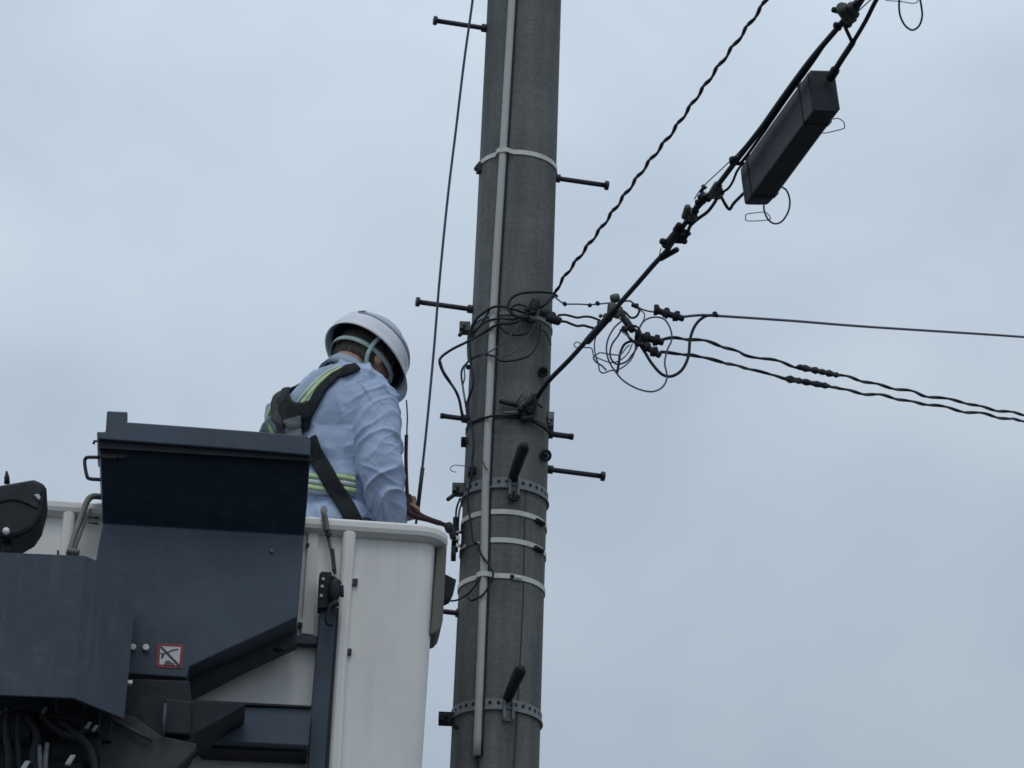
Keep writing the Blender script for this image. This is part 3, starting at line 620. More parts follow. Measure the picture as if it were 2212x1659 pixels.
wire('down_lead', [(994, 1076, 10.9), (986, 1100, 10.9), (985, 1130, 10.92), (986, 1146, 10.92)], .0034, WIRE, 'black lead falling from the left clamp to the terminal box, outer', 'cable')
wire('down_lead', [(1002, 1078, 10.9), (993, 1100, 10.9), (990, 1130, 10.92), (990, 1146, 10.92)], .0030, WIRE, 'black lead falling from the left clamp to the terminal box, inner', 'cable')
wire('down_lead', [(994, 1192), (1010, 1182), (1030, 1176)], .0030, WIRE, 'short black lead from the terminal box to the white stud', 'wire', off=.016)
wire('down_lead', [(1012, 915), (1060, 899), (1100, 897), (1120, 892)], .0040, WIRE, 'black lead crossing the conduit to the dead-end bracket', 'cable', off=.032)
wire('down_lead', [(1148, 902), (1160, 915), (1176, 924), (1186, 934)], .0045, WIRE, 'black lead from the dead-end bracket to the short right bolt', 'cable', off=.016)
wire('down_lead', [(1036, 985), (1044, 1000), (1053, 1015)], .0022, WIREG, 'tiny grey wire crossing onto the conduit above the upper perforated band', 'wire', off=.03)
wire('wire_clip', [(1012, 1007, 10.98), (998, 1006, 10.98), (982, 1005, 10.98), (973, 1010, 10.98), (975, 1017, 10.98), (986, 1020, 10.98)], .0016, PALEW, 'tiny pale wire hook at the left edge of the pole')

# ------------------------------------------------------------------ aerial lift: frame of the bucket
YAW = R(4.5)
EX = V((math.cos(YAW), math.sin(YAW), 0)); EY = V((-math.sin(YAW), math.cos(YAW), 0)); EZ = V((0, 0, 1))
B0 = P(940, 1160, 10.30)
def Bp(x, y, o=0.0):
    d = ray(x, y); q = B0-EY*o; return CAM+d*((q-CAM).dot(EY)/d.dot(EY))
def loc(p): p = p-B0; return (p.dot(EX), p.dot(EY), p.z)
def wl(x, y, z): return B0+EX*x+EY*y+EZ*z
lift = thing('bucket_lift', wl(-.8, .3, -1.6), 'dark slate and white aerial lift with one worker standing in its bucket', 'aerial lift')
RZ = loc(Bp(800, 1122, .03))[2]; RX = loc(Bp(972, 1160, .03))[0]; DEP = .74; LX = loc(Bp(-60, 1120, .03))[0]
print('rim z', RZ, loc(Bp(100, 1076, .03)), loc(Bp(665, 1104, .03)), 'width', RX-LX)
def rr(x0, x1, y0, y1, rad, z, n=8):
    o = []
    for cx, cy, a0 in ((x1-rad, y0+rad, -90), (x1-rad, y1-rad, 0), (x0+rad, y1-rad, 90), (x0+rad, y0+rad, 180)):
        for i in range(n+1):
            a = R(a0+90*i/n); o.append(wl(cx+rad*math.cos(a), cy+rad*math.sin(a), z))
    return o
def loft(mb, loops, mi=0, cap0=True, cap1=True):
    n = len(loops[0]); 
    for a, b in zip(loops, loops[1:]): mb.add(a+b, [[j, (j+1) % n, n+(j+1) % n, n+j] for j in range(n)], mi)
    if cap0: mb.add(loops[0], [list(range(n))[::-1]], mi)
    if cap1: mb.add(loops[-1], [list(range(n))], mi)
HB = 1.15
def inset(d, z, rad=.09): 
    t = max(0, -(z-RZ))/HB*.024
    return rr(LX+d+t, RX-d-t, -.03+d+t*.3, DEP-d-t, max(.02, rad-d), z)
mb = MB()
loft(mb, [inset(.045, RZ-HB), inset(.03, RZ-HB+.015), inset(.032, RZ-HB*.5), inset(.034, RZ-.045), inset(.034, RZ-.02)], 0, True, False)
loft(mb, [inset(.034, RZ-.02), inset(.060, RZ-.02), inset(.060, RZ-HB+.03)], 0, False, True)
bucket = build(mb, 'bucket', FRP, lift)
mb = MB()
prof = [(.036, -.050), (.022, -.048), (.004, -.038), (0, -.026), (.001, -.010), (.010, -.001), (.028, .003), (.048, .001), (.060, -.010), (.060, -.03)]
lp = [inset(d, RZ+z) for d, z in prof]; loft(mb, lp, 0, False, False); n = len(lp[0])
mb.add(lp[-1]+lp[0], [[j, (j+1) % n, n+(j+1) % n, n+j] for j in range(n)])
build(mb, 'rim', FRP, bucket)
# skirt on the right side
sk = [(0, -.04), (.0, -.36), (-.004, -.38), (-.014, -.395), (-.03, -.405)]
mb = MB(); zsk = loc(Bp(960, 1365, 0))[2]
prof = [(RX-.034, RZ-.045), (RX-.004, RZ-.045), (RX-.006, zsk+.05), (RX-.012, zsk+.022), (RX-.024, zsk+.006), (RX-.042, zsk)]
mb.slab([wl(x, .03, z) for x, z in prof], [wl(x, .17, z) for x, z in prof]); build(mb, 'side_skirt', LINER, bucket, smooth=False, bevel=.006)
mb = MB(); tri = [Bp(x, y, -.10) for x, y in ((955, 1236), (986, 1252), (981, 1275), (972, 1292), (955, 1300))]
mb.slab(tri, [p+EY*.05 for p in tri]); build(mb, 'rubber_guard', RUB, bucket, smooth=False, bevel=.002)
# ribs and recessed lines on the wall
def plate(pts, o, th, name, m_, par, bevel=.004, smooth=False, depths=None):
    f = [Bp(x, y, (depths[i] if depths else o)) for i, (x, y) in enumerate(pts)]
    b = [p+EY*(th if not isinstance(th, list) else th[i]) for i, p in enumerate(f)]
    mb = MB(); mb.slab(f, b); return build(mb, name, m_, par, smooth=smooth, bevel=bevel)
plate([(741, 1150), (744, 1143), (754, 1140), (765, 1143), (770, 1151), (756, 1320), (745, 1500), (735, 1700), (706, 1700), (718, 1500), (730, 1320)], .026, .04, 'rib', FRP, bucket, .011)
plate([(136, 1105), (139, 1097), (149, 1094), (160, 1097), (163, 1105), (151, 1260), (126, 1260)], .026, .04, 'rib', FRP, bucket, .011)
plate([(666, 1150), (688, 1152), (679, 1372), (650, 1368)], .008, .02, 'wall_pad', FRP, bucket, .003)
for x, y in ((766, 1257), (753, 1408)):
    plate([(x-7, y-6), (x+7, y-6), (x+6, y+6), (x-7, y+6)], .0075, .012, 'square_stud', BOLT, bucket, .001)
    plate([(x-6, y-11), (x+7, y-11), (x+7, y-7), (x-6, y-7)], .009, .012, 'stud_cap', WHITE, bucket, .001)
plate([(661, 1172), (669, 1173), (668, 1180), (661, 1180)], .012, .01, 'screw', BOLT, bucket, .001)
plate([(644, 1337), (655, 1338), (654, 1345), (644, 1344)], .02, .02, 'screw', WHITE, bucket, .001)
plate([(645, 1346), (654, 1347), (652, 1353), (645, 1352)], .02, .02, 'screw', BOLT, bucket, .001)
# worn strap hung over the rim
mb = MB()
mb.tube(cr_path([Bp(700, 1104, -.05), Bp(699, 1099, -.02), Bp(699, 1106, .034), Bp(703, 1124, .036), Bp(707, 1148, .034)], 5), .0095, 8)
mb.tube(cr_path([Bp(707, 1150, .03), Bp(712, 1175, .028), Bp(718, 1200, .026), Bp(724, 1240, .026)], 5), .0052, 8)
build(mb, 'hook_strap', HOSE, bucket)
plate([(702, 1152), (717, 1149), (716, 1156), (708, 1160)], .045, .012, 'strap_buckle', RUB, bucket, .002)
plate([(714, 1185), (722, 1184), (727, 1232), (718, 1233)], .036, .012, 'strap_tail', BROWN, bucket, .002)
# latch bracket and rail
lat = plate([(690, 1240), (694, 1234), (717, 1235), (716, 1312), (686, 1314)], .075, .05, 'latch_bracket', DARK, lift, .003)
for x, y in ((698, 1251), (696, 1267), (694, 1287)): 
    c = Bp(x, y, .078); q = MB(); q.cyl(c, c+EY*.01, .0055, 8); build(q, 'rivet', SILV, lat)
mb = MB()
c = Bp(722, 1275, .09); mb.ell(c, .020, .016, .040, EX, EY, EZ); mb.rod(Bp(716, 1246, .09), Bp(736, 1262, .09), .008, 8); mb.rod(Bp(738, 1264, .09), Bp(739, 1290, .09), .006, 8); mb.rod(Bp(730, 1300, .09), Bp(712, 1312, .09), .012, 8)
mb.tube(cr_path([Bp(714, 1305, .10), Bp(708, 1325, .10), Bp(706, 1342, .10), Bp(712, 1350, .10), Bp(718, 1348, .10)], 4), .006, 8)
build(mb, 'latch_lever', RUB, lat)
plate([(692, 1312), (729, 1312), (714, 1500), (700, 1700), (662, 1700), (675, 1500)], .055, .06, 'mounting_rail', NAVY, lift, .003)
plate([(729, 1312), (732, 1312), (718, 1500), (704, 1700), (700, 1700), (714, 1500)], .056, .055, 'rail_edge', RUB, lift, 0)
# cross member
plate([(523, 1526), (673, 1529), (666, 1611), (430, 1600), (418, 1584)], .16, .15, 'cross_member', NAVY, lift, .003)
plate([(390, 1510), (673, 1524), (673, 1529), (390, 1516)], .17, .17, 'cross_flange', DARK, lift, .001)
plate([(432, 1601), (666, 1612), (664, 1626), (436, 1616)], .12, .11, 'cross_lip', DARK, lift, .002)
plate([(640, 1372), (690, 1374), (688, 1392), (640, 1390)], .03, .03, 'rail_pad', NAVY, lift, .002)

# control housing in front of the wall
def HP(x, y, o): return Bp(x, y, o)
mb = MB()
# left profile (x,y,offset) and right profile, top to bottom; a body lofted between them
Lp = [(214, 950, .40), (215, 972, .40), (217, 986, .385), (220, 1062, .31), (222, 1131, .235), (208, 1206, .235), (192, 1300, .235), (180, 1450, .235)]
Rp = [(668, 984, .40), (669, 992, .40), (669, 1002, .385), (664, 1080, .31), (657, 1157, .235), (651, 1235, .235), (643, 1333, .235), None]
f_l = [HP(*q) for q in Lp]; f_r = [HP(*q) for q in Rp[:7]]
low = [HP(409, 1441, .235), HP(403, 1464, .235), HP(283, 1456, .235), HP(190, 1448, .235)]
outline_front = f_l[:5]+[HP(207, 1206, .235), HP(190, 1330, .235)]
nL = 5
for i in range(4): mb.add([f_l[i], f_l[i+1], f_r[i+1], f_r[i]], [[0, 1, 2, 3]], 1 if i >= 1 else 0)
mb.add([f_l[4], f_l[5], f_l[6], low[3], low[2], low[1], low[0], f_r[6], f_r[5], f_r[4]], [list(range(10))])
def back(p, o=.05):
    l_ = loc(p); return wl(l_[0], -o, l_[2])
ring_ = [f_l[0], f_l[1], f_l[2], f_l[3], f_l[4], f_l[5], f_l[6], low[3], low[2], low[1], low[0], f_r[6], f_r[5], f_r[4], f_r[3], f_r[2], f_r[1], f_r[0]]
bk = [back(p) for p in ring_]; n = len(ring_)
mb.add(ring_+bk, [[j, (j+1) % n, n+(j+1) % n, n+j] for j in range(n)])
mb.add(bk, [list(range(n))[::-1]])
import bmesh
hs = build(mb, 'control_housing', [NAVY, NAVY_SHADE], lift, smooth=False)
bm = bmesh.new(); bm.from_mesh(hs.data); bmesh.ops.remove_doubles(bm, verts=bm.verts, dist=1e-5); bmesh.ops.recalc_face_normals(bm, faces=bm.faces); bm.to_mesh(hs.data); bm.free()
bv = hs.modifiers.new('bevel', 'BEVEL'); bv.width = .004; bv.segments = 2; bv.limit_method = 'ANGLE'; bv.angle_limit = R(20)
# lid with raised tab
plate([(231, 887), (276, 889), (273, 911), (400, 920), (548, 931), (664, 941), (671, 950), (670, 984), (548, 973), (400, 962), (211, 948), (209, 932), (228, 932)], .425, .22, 'lid', NAVY, hs, .004)
plate([(214, 950), (669, 986), (669, 996), (214, 968)], .412, .02, 'lid_seal', DARK, hs, .001)
plate([(218, 976), (252, 978), (252, 990), (219, 988)], .392, .012, 'name_plate', BROWN, hs, .001)
plate([(254, 980), (270, 982), (274, 985), (266, 989), (254, 988)], .392, .012, 'name_plate', BROWN, hs, .001)
mb = MB(); mb.tube(cr_path([HP(214, 988, .36), HP(190, 988, .34), HP(184, 992, .33), HP(183, 1002, .33), HP(187, 1025, .33), HP(193, 1034, .33), HP(218, 1036, .33)], 4), .0055, 8); build(mb, 'grab_handle', BOLT, hs)
mb = MB(); mb.tube([HP(212, 953, .34), HP(204, 953, .34), HP(202, 959, .34)], .004, 6); build(mb, 'lid_hook', BOLT, hs)
mb = MB(); c = HP(315, 1400, .237); mb.cyl(c+EY*.004, c-EY*.01, .0105, 6); build(mb, 'white_bolt', WHITE, hs, smooth=False, bevel=.002)
mb = MB(); c = HP(287, 1399, .237); mb.cyl(c+EY*.004, c-EY*.01, .0095, 12); build(mb, 'white_bolt', WHITE, hs, smooth=False, bevel=.002)
mb = MB(); c = HP(587, 1191, .236); mb.cyl(c+EY*.004, c-EY*.006, .0065, 10); build(mb, 'small_screw', GALV, hs)
mb = MB(); c = HP(604, 1404, .15); mb.ell(c, .02, .02, .008, EX, EY, EZ); build(mb, 'rubber_plug', RUB, hs)
# dark lining hanging from the lower edge of the housing
plate([(403, 1470), (409, 1445), (642, 1338), (642, 1391), (520, 1448), (409, 1506)], .10, .05, 'return_panel', BROWN, lift, .003)
# warning sticker
st = thing  # (kept as a sub-part)
def spt(u, v, o=.2365):
    a, b, c_, d = [HP(x, y, o) for x, y in ((340, 1389), (398, 1392), (393, 1444), (337, 1441))]
    return (a*(1-u)+b*u)*(1-v)+(d*(1-u)+c_*u)*v
mb = MB()
def spoly(uv, o, mi): 
    mb.slab([spt(u, v, o) for u, v in uv], [spt(u, v, o)+EY*.0008 for u, v in uv], mi)
def rrect(u0, v0, u1, v1, r):
    o = []
    for cx, cy, a0 in ((u1-r, v0+r, -90), (u1-r, v1-r, 0), (u0+r, v1-r, 90), (u0+r, v0+r, 180)):
        for i in range(5): o.append((cx+r*math.cos(R(a0+22.5*i)), cy+r*math.sin(R(a0+22.5*i))))
    return o
spoly(rrect(0, 0, 1, 1, .12), .2370, 0); spoly(rrect(.12, .12, .88, .88, .03), .2380, 1)
def sline(pts, w_, o, mi):
    for (a, b), (c_, d) in zip(pts, pts[1:]):
        dx, dy = c_-a, d-b; l_ = math.hypot(dx, dy); nx, ny = -dy/l_*w_/2, dx/l_*w_/2
        spoly([(a+nx, b+ny), (c_+nx, d+ny), (c_-nx, d-ny), (a-nx, b-ny)], o, mi)
sline([(.14, .42), (.26, .44), (.45, .34), (.62, .25), (.80, .22)], .055, .2388, 2)     # boom of the pictogram
sline([(.22, .44), (.20, .62)], .06, .2389, 2); sline([(.26, .45), (.24, .58)], .04, .2391, 2)
spoly([(.36, .70), (.54, .70), (.56, .80), (.70, .80), (.72, .88), (.30, .88), (.33, .80)], .2388, 3)
sline([(.34, .79), (.64, .79)], .03, .2392, 2)
sline([(.14, .14), (.90, .90)], .075, .2396, 2); 
build(mb, 'warning_sticker', [RED, STK, INK, mat('sticker_brown', (.22, .13, .13), .6)], hs, smooth=False)

# turntable cover in front at the left
mb = MB(); o1, o2 = .62, .46
fr = [Bp(-160, 1188, o1), Bp(0, 1193, o1), Bp(183, 1201, o1)]; 
A = [Bp(-160, 1186, o1), Bp(184, 1201, o1), Bp(298, 1249, o2), Bp(268, 1552, o2), Bp(159, 1507, o1), Bp(-160, 1494, o1)]
mb.add(A, [[0, 1, 4, 5], [1, 2, 3, 4]])
bk = [p+EY*.0 for p in A]
inner = [Bp(-160, 1186, o1)+EY*.012, Bp(184, 1201, o1)+EY*.012-EX*.004, Bp(298, 1249, o2)+EY*.004-EX*.012, Bp(268, 1552, o2)+EY*.004-EX*.012, Bp(159, 1507, o1)+EY*.012-EX*.004, Bp(-160, 1494, o1)+EY*.012]
mb.add(A+inner, [[0, 1, 7, 6], [1, 2, 8, 7], [2, 3, 9, 8], [3, 4, 10, 9], [4, 5, 11, 10], [5, 0, 6, 11]]); mb.add(inner, [[0, 5, 4, 1], [1, 4, 3, 2]])
cv = build(mb, 'boom_cover', NAVY2, lift, smooth=False)
bm = bmesh.new(); bm.from_mesh(cv.data); bmesh.ops.remove_doubles(bm, verts=bm.verts, dist=1e-5); bmesh.ops.recalc_face_normals(bm, faces=bm.faces); bm.to_mesh(cv.data); bm.free()
# top deck closing the cover towards the bucket
T = [Bp(-160, 1186, o1), Bp(184, 1201, o1), Bp(298, 1249, o2)]
mb = MB(); tl = [p+EY*.010-EZ*.004 for p in T]; tb_ = [wl(loc(T[0])[0], -.26, loc(T[0])[2]-.004), wl(loc(T[2])[0]-.01, -.26, loc(T[2])[2]-.004)]
top = tl+[tb_[1], tb_[0]]; mb.slab(top, [p-EZ*.012 for p in top]); build(mb, 'cover_deck', NAVY2, cv, smooth=False)
plate([(273, 1469), (286, 1469), (286, 1476), (273, 1476)], .45, .02, 'white_bolt', WHITE, cv, .001)
plate([(123, 1188), (128, 1188), (128, 1196), (123, 1196)], .60, .01, 'cover_pin', BOLT, cv, .001)
mb = MB(); c = Bp(409, 1518, .19); mb.cyl(c, c+EY*.02, .008, 10); build(mb, 'pivot_bolt', GALV, lift)

# round-ended lamp housing at the far left
lamp = [(-70, 1070), (-40, 1052), (0, 1046), (74, 1033), (92, 1042), (102, 1052), (99, 1075), (88, 1116), (72, 1140), (48, 1154), (20, 1162), (-10, 1158), (-50, 1140), (-68, 1110)]
lh = plate(lamp, .50, .16, 'lamp_housing', RUB, lift, .012)
plate([(-60, 1074), (0, 1050), (68, 1038), (86, 1048), (92, 1060), (80, 1100), (62, 1090), (40, 1082), (20, 1080), (0, 1086), (-50, 1100)], .505, .02, 'lamp_face', CASE, lh, .004)
plate([(73, 1068), (83, 1066), (88, 1074), (84, 1080)], .512, .01, 'lamp_reflector', SILV, lh, .002)
mb = MB(); c = Bp(13, 1146, .51); mb.cyl(c, c+EY*.02, .010, 12); build(mb, 'lamp_screw', WHITE, lh)
mb = MB(); mb.tube([Bp(15, 1044, .45), Bp(15, 1030, .45), Bp(14, 1018, .45)], [.009, .007, .003], 8); mb.tube([Bp(10, 1030, .45), Bp(19, 1036, .45)], .004, 6); build(mb, 'aerial_stub', RUB, lh)
mb = MB(); mb.tube([Bp(15, 1158, .45), Bp(16, 1180, .45), Bp(14, 1200, .46)], [.012, .014, .016], 10); build(mb, 'lamp_stalk', RUB, lift)
mb = MB(); mb.tube(cr_path([Bp(222, 1074, .03), Bp(208, 1072, .05), Bp(196, 1074, .06), Bp(186, 1088, .07), Bp(172, 1126, .10), Bp(160, 1160, .14), Bp(149, 1196, .2)], 5), .0095, 10)
mb.tube(cr_path([Bp(196, 1100, .05), Bp(184, 1128, .08), Bp(172, 1160, .12), Bp(160, 1196, .16)], 5), .004, 8)
mb.tube([Bp(186, 1115, .06), Bp(212, 1118, .04)], .005, 8); mb.tube([Bp(192, 1128, .06), Bp(212, 1131, .04)], .004, 8); mb.rod(Bp(144, 1190, .22), Bp(172, 1194, .22), .010)
build(mb, 'hydraulic_hose', HOSE, lift)

# machinery and boom below
mb = MB()
mb.slab([Bp(x, y, .33) for x, y in ((268, 1465), (409, 1470), (414, 1512), (532, 1520), (522, 1530), (420, 1588), (360, 1700), (200, 1700), (262, 1540))], [Bp(x, y, .33)+EY*.22 for x, y in ((268, 1465), (409, 1470), (414, 1512), (532, 1520), (522, 1530), (420, 1588), (360, 1700), (200, 1700), (262, 1540))])
build(mb, 'swivel_bracket', DARK, lift, smooth=False, bevel=.004)
mb = MB(); mb.slab([Bp(x, y, .36) for x, y in ((225, 1535), (290, 1548), (350, 1590), (424, 1606), (424, 1618), (372, 1670), (340, 1720), (120, 1720), (180, 1640))], [Bp(x, y, .36)+EY*.03 for x, y in ((225, 1535), (290, 1548), (350, 1590), (424, 1606), (424, 1618), (372, 1670), (340, 1720), (120, 1720), (180, 1640))])
build(mb, 'arm_web', BROWN, lift, smooth=False, bevel=.003)
plate([(356, 1508), (414, 1514), (412, 1588), (352, 1584)], .36, .06, 'swivel_block', RUB, lift, .006)
mb = MB(); mb.cyl(Bp(357, 1520, .385), Bp(352, 1590, .385), .005, 10); build(mb, 'guide_pin', NAVY, lift)
mb = MB(); mb.cyl(Bp(236, 1553, .375), Bp(330, 1600, .375), .006, 12); build(mb, 'brace_rod', BROWN, lift)
# hoses and valve block seen inside the cover from below
mb = MB()
c = wl(*(loc(Bp(90, 1560, .30)))); mb.obox(c, EX, EY, EZ, .17, .10, .055)
mb.obox(Bp(30, 1560, .42), EX, EY, EZ, .05, .04, .05); mb.obox(Bp(150, 1545, .42), EX, EY, EZ, .04, .04, .035)
mb.cyl(Bp(110, 1620, .36), Bp(110, 1620, .36)+EX*.14, .045, 16)
mb.obox(Bp(60, 1640, .30), EX, EY, EZ, .16, .08, .07); mb.obox(Bp(200, 1560, .30), EX, EY, EZ, .06, .08, .08)
build(mb, 'valve_block', DARK, lift, smooth=False, bevel=.005)
for pts, r, m_ in ((((18, 1530), (14, 1580), (20, 1640), (16, 1720)), .010, RUB), (((42, 1540), (38, 1600), (46, 1700)), .009, RUB), (((190, 1570), (160, 1590), (120, 1575), (90, 1545)), .011, RUB), (((102, 1605), (98, 1650), (100, 1720)), .007, GALV),
                   (((60, 1550), (80, 1590), (70, 1640), (90, 1700)), .012, RUB), (((84, 1610), (86, 1660), (84, 1720)), .008, GALV), (((130, 1560), (180, 1600), (200, 1640), (210, 1720)), .012, RUB), (((0, 1545), (60, 1530), (130, 1550), (190, 1545)), .010, RUB)):
    mb = MB(); mb.tube(cr_path([Bp(x, y, .46) for x, y in pts], 6), r, 10); build(mb, 'hose', m_, lift)
for x, y, a in ((152, 1642, .012), (54, 1655, .012), (190, 1568, .009), (96, 1535, .008), (205, 1574, .008)):
    mb = MB(); mb.obox(Bp(x, y, .48), EX, EY, (EZ+EX*.5).normalized(), a*.6, .008, a*1.3); build(mb, 'hose_fitting', SILV if y > 1600 else GALV, lift, smooth=False, bevel=.002)
# telescopic boom going down to the left, out of the frame
bd = (V((-3.2, -1.2, -3.4))).normalized(); bs = bd.cross(EZ).normalized(); bu = bs.cross(bd)
a = Bp(200, 1700, .35); mb = MB(); mb.obox(a+bd*2.6+V((0, .1, -.15)), bd, bs, bu, 2.6, .11, .15); build(mb, 'boom', WHITE, lift, smooth=False, bevel=.01)

# ------------------------------------------------------------------ the worker
def dg(mb_, voxel, smooth_it, name):
    me = bpy.data.meshes.new(name); me.from_pydata([tuple(p) for p in mb_.v], [], mb_.f); me.update()
    o = bpy.data.objects.new(name+'_tmp', me); COL.objects.link(o)
    bm = bmesh.new(); bm.from_mesh(me); bmesh.ops.recalc_face_normals(bm, faces=bm.faces); bm.to_mesh(me); bm.free()
    md = o.modifiers.new('r', 'REMESH'); md.mode = 'VOXEL'; md.voxel_size = voxel
    ms = o.modifiers.new('s', 'SMOOTH'); ms.factor = .5; ms.iterations = smooth_it
    dgp = bpy.context.evaluated_depsgraph_get(); ev = o.evaluated_get(dgp); m2 = bpy.data.meshes.new_from_object(ev)
    r = MB(); r.v = [v.co.copy() for v in m2.vertices]; r.f = [list(p.vertices) for p in m2.polygons]; r.m = [0]*len(r.f)
    nr = [v.normal.copy() for v in m2.vertices]
    bpy.data.objects.remove(o); bpy.data.meshes.remove(m2); bpy.data.meshes.remove(me)
    return r, nr
def limb(mb_, pts, n=18, k=6):
    """pts: (Vector, radius) chain as rounded cones"""
    ps = cr_path([p for p, r in pts], k); rs = cr_path([V((r, 0, 0)) for p, r in pts], k); rs = [q.x for q in rs]
    mb_.tube(ps, rs, n); mb_.ell(ps[0], rs[0], rs[0], rs[0]); mb_.ell(ps[-1], rs[-1], rs[-1], rs[-1])
yb = R(30); BF = V((math.sin(yb), math.cos(yb), 0)); BR = V((math.cos(yb), -math.sin(yb), 0))
PYY = 10.66
chest = P(722, 905, PYY); neckb = P(752, 815, PYY+.01); pel = P(712, 1150, PYY+.02)
shR = P(808, 868, PYY-.07); shL = P(622, 905, PYY+.10)
elR = P(822, 1012, PYY-.14); wrR = P(850, 1160, PYY-.05)
elL = P(690, 1030, PYY+.30); handL = P(890, 1098, 10.73); wrL = P(868, 1108, PYY+.13)
# head frame
hb, hy = R(27), R(47)
fh = V((math.sin(hy), math.cos(hy), 0))
HU = (EZ*math.cos(hb)+fh*math.sin(hb)).normalized(); HF = (fh*math.cos(hb)-EZ*math.sin(hb)).normalized(); HR = HF.cross(HU).normalized()
HC = P(787, 783, PYY+.04)
person = thing('person', wl(loc(pel)[0], loc(pel)[1], RZ-HB+.05), 'worker in white helmet, blue shirt and black harness standing in bucket, back turned', 'person')
floorz = (B0.z+RZ-HB+.04)
hipR = pel+BR*.09-EZ*.05; hipL = pel-BR*.09-EZ*.05
ankR = V((hipR.x, hipR.y+.02, floorz+.08)); ankL = V((hipL.x, hipL.y+.02, floorz+.08))
knR = (hipR+ankR)/2+BF*.03; knL = (hipL+ankL)/2+BF*.03
def torso(mb_, e):
    for p, a, b, c_ in ((pel, .165, .12, .12), (pel*.6+chest*.4, .155, .115, .16), (pel*.3+chest*.7, .165, .12, .16), (chest, .18, .125, .15), (chest*.55+neckb*.45, .165, .11, .11)):
        mb_.ell(p, a+e, b+e, c_+e, BR, BF, EZ, 24, 14)
    limb(mb_, [(shL, .062+e), ((shL+chest)/2+EZ*.02, .075+e), (neckb-EZ*.03, .075+e), ((shR+chest)/2+EZ*.03, .075+e), (shR, .062+e)])
def fingers(mb_, wrist, pdir, pn, side_, axis_pt=None, s=1.0, curl=60):
    """palm plus five fingers; pdir along the palm, pn the way the palm faces, side_ towards the thumb"""
    k = wrist+pdir*.085*s
    for i, w_ in enumerate((-.030, -.010, .010, .030)):
        limb(mb_, [(wrist+side_*w_*.6*s, .015*s), (k+side_*w_*s, .0125*s)], 10, 3)
    ln = (.036, .042, .045, .040)
    for i, w_ in enumerate((-.030, -.010, .010, .030)):
        p = k+side_*w_*s; d = pdir.copy(); r = .0085*s; pts = [(p, r*1.1)]
        for j in range(3):
            ang = R(curl*(.8, 1.1, .8)[j]); d = (d*math.cos(ang)+pn*math.sin(ang)).normalized()
            pn2 = (pn-d*pn.dot(d)); pn2 = pn2.normalized() if pn2.length > .05 else (-pdir)
            p = p+d*ln[i]*(1, .7, .55)[j]*s; pts.append((p, r*(1, .93, .8)[j]))
            pn = pn2 if j < 2 else pn
        pn = pn
        limb(mb_, pts, 10, 3)
    t0 = wrist+pdir*.03*s+side_*.026*s
    limb(mb_, [(t0, .013*s), (t0+(side_*.030+pdir*.022+pn*.012)*s, .011*s), (t0+(side_*.036+pdir*.045+pn*.032)*s, .009*s)], 10, 3)
# body: one continuous surface (skin)
mb = MB()
mb.ell(HC+HU*.02, .076, .098, .112, HR, HF, HU, 28, 18); mb.ell(HC+HF*.035-HU*.055, .055, .06, .065, HR, HF, HU, 20, 12); mb.ell(HC+HF*.062-HU*.095, .028, .026, .022, HR, HF, HU)
mb.ell(HC+HF*.102-HU*.022, .012, .018, .026, HR, HF, HU); mb.ell(HC+HF*.09+HU*.018, .05, .012, .012, HR, HF, HU); mb.ell(HC+HF*.088-HU*.062, .024, .010, .009, HR, HF, HU)
for s_ in (-1, 1): mb.ell(HC+HR*s_*.080-HF*.002-HU*.012, .010, .020, .032, (HR*s_-HF*.4).normalized(), HF, HU)
limb(mb, [(neckb-EZ*.06, .07), (neckb+V((0, 0, .0)), .064), (HC-HF*.035-HU*.045, .062)])
torso(mb, -.012)
limb(mb, [(shR, .052), (elR, .040), (wrR, .027)]); limb(mb, [(shL, .052), (elL, .040), (wrL, .027)])
limb(mb, [(hipR, .085), (knR, .055), (ankR, .038)]); limb(mb, [(hipL, .085), (knL, .055), (ankL, .038)])
for ak in (ankR, ankL): limb(mb, [(ak-EZ*.03, .035), (ak-EZ*.045+BF*.15, .030)])
dL = (handL-wrL).normalized(); 
fingers(mb, wrL, dL, V((.1, -1, .2)).normalized(), V((-.2, .1, 1)).normalized(), curl=82)
dR = V((.5, .6, -.3)).normalized(); fingers(mb, wrR, dR, V((-.3, .3, -1)).normalized(), V((-.8, -.5, 0)).normalized(), curl=40)
r_, _ = dg(mb, .0055, 3, 'body'); body = build(r_, 'body', SKIN, person)
# eyes
mb = MB()
for s_ in (-1, 1): mb.ell(HC+HF*.088+HR*s_*.032-HU*.0, .012, .010, .010, HR, HF, HU)
build(mb, 'eyes', WHITE, person)
# hair
mb = MB(); hv = []; hfs = []; n_, k_h = 48, 26
for i in range(k_h+1):
    th = math.pi*.70*i/k_h
    for j in range(n_):
        ph = 2*math.pi*j/n_; dirn = HR*(math.sin(th)*math.cos(ph))+HF*(math.sin(th)*math.sin(ph))+HU*math.cos(th)
        fr_ = math.sin(ph)
        lim = 1.06
        if fr_ > -.1: lim = .72 if fr_ < .5 else .5
        t2 = th*lim; lx = math.sin(t2)*math.cos(ph); ly = math.sin(t2)*math.sin(ph); lz = math.cos(t2)
        e = .013*(1 if i < k_h-1 else .2)+.002*noise.noise(V((j*.7, i*.5, 0)))
        hv.append(HC+HU*.02+HR*lx*(.076+e)+HF*ly*(.098+e)+HU*lz*(.112+e))
for i in range(k_h):
    for j in range(n_): hfs.append([i*n_+j, i*n_+(j+1) % n_, (i+1)*n_+(j+1) % n_, (i+1)*n_+j])
mb.add(hv, hfs); hair = build(mb, 'hair', HAIR, person); sm = hair.modifiers.new('thickness', 'SOLIDIFY'); sm.thickness = .004; sm.offset = 0
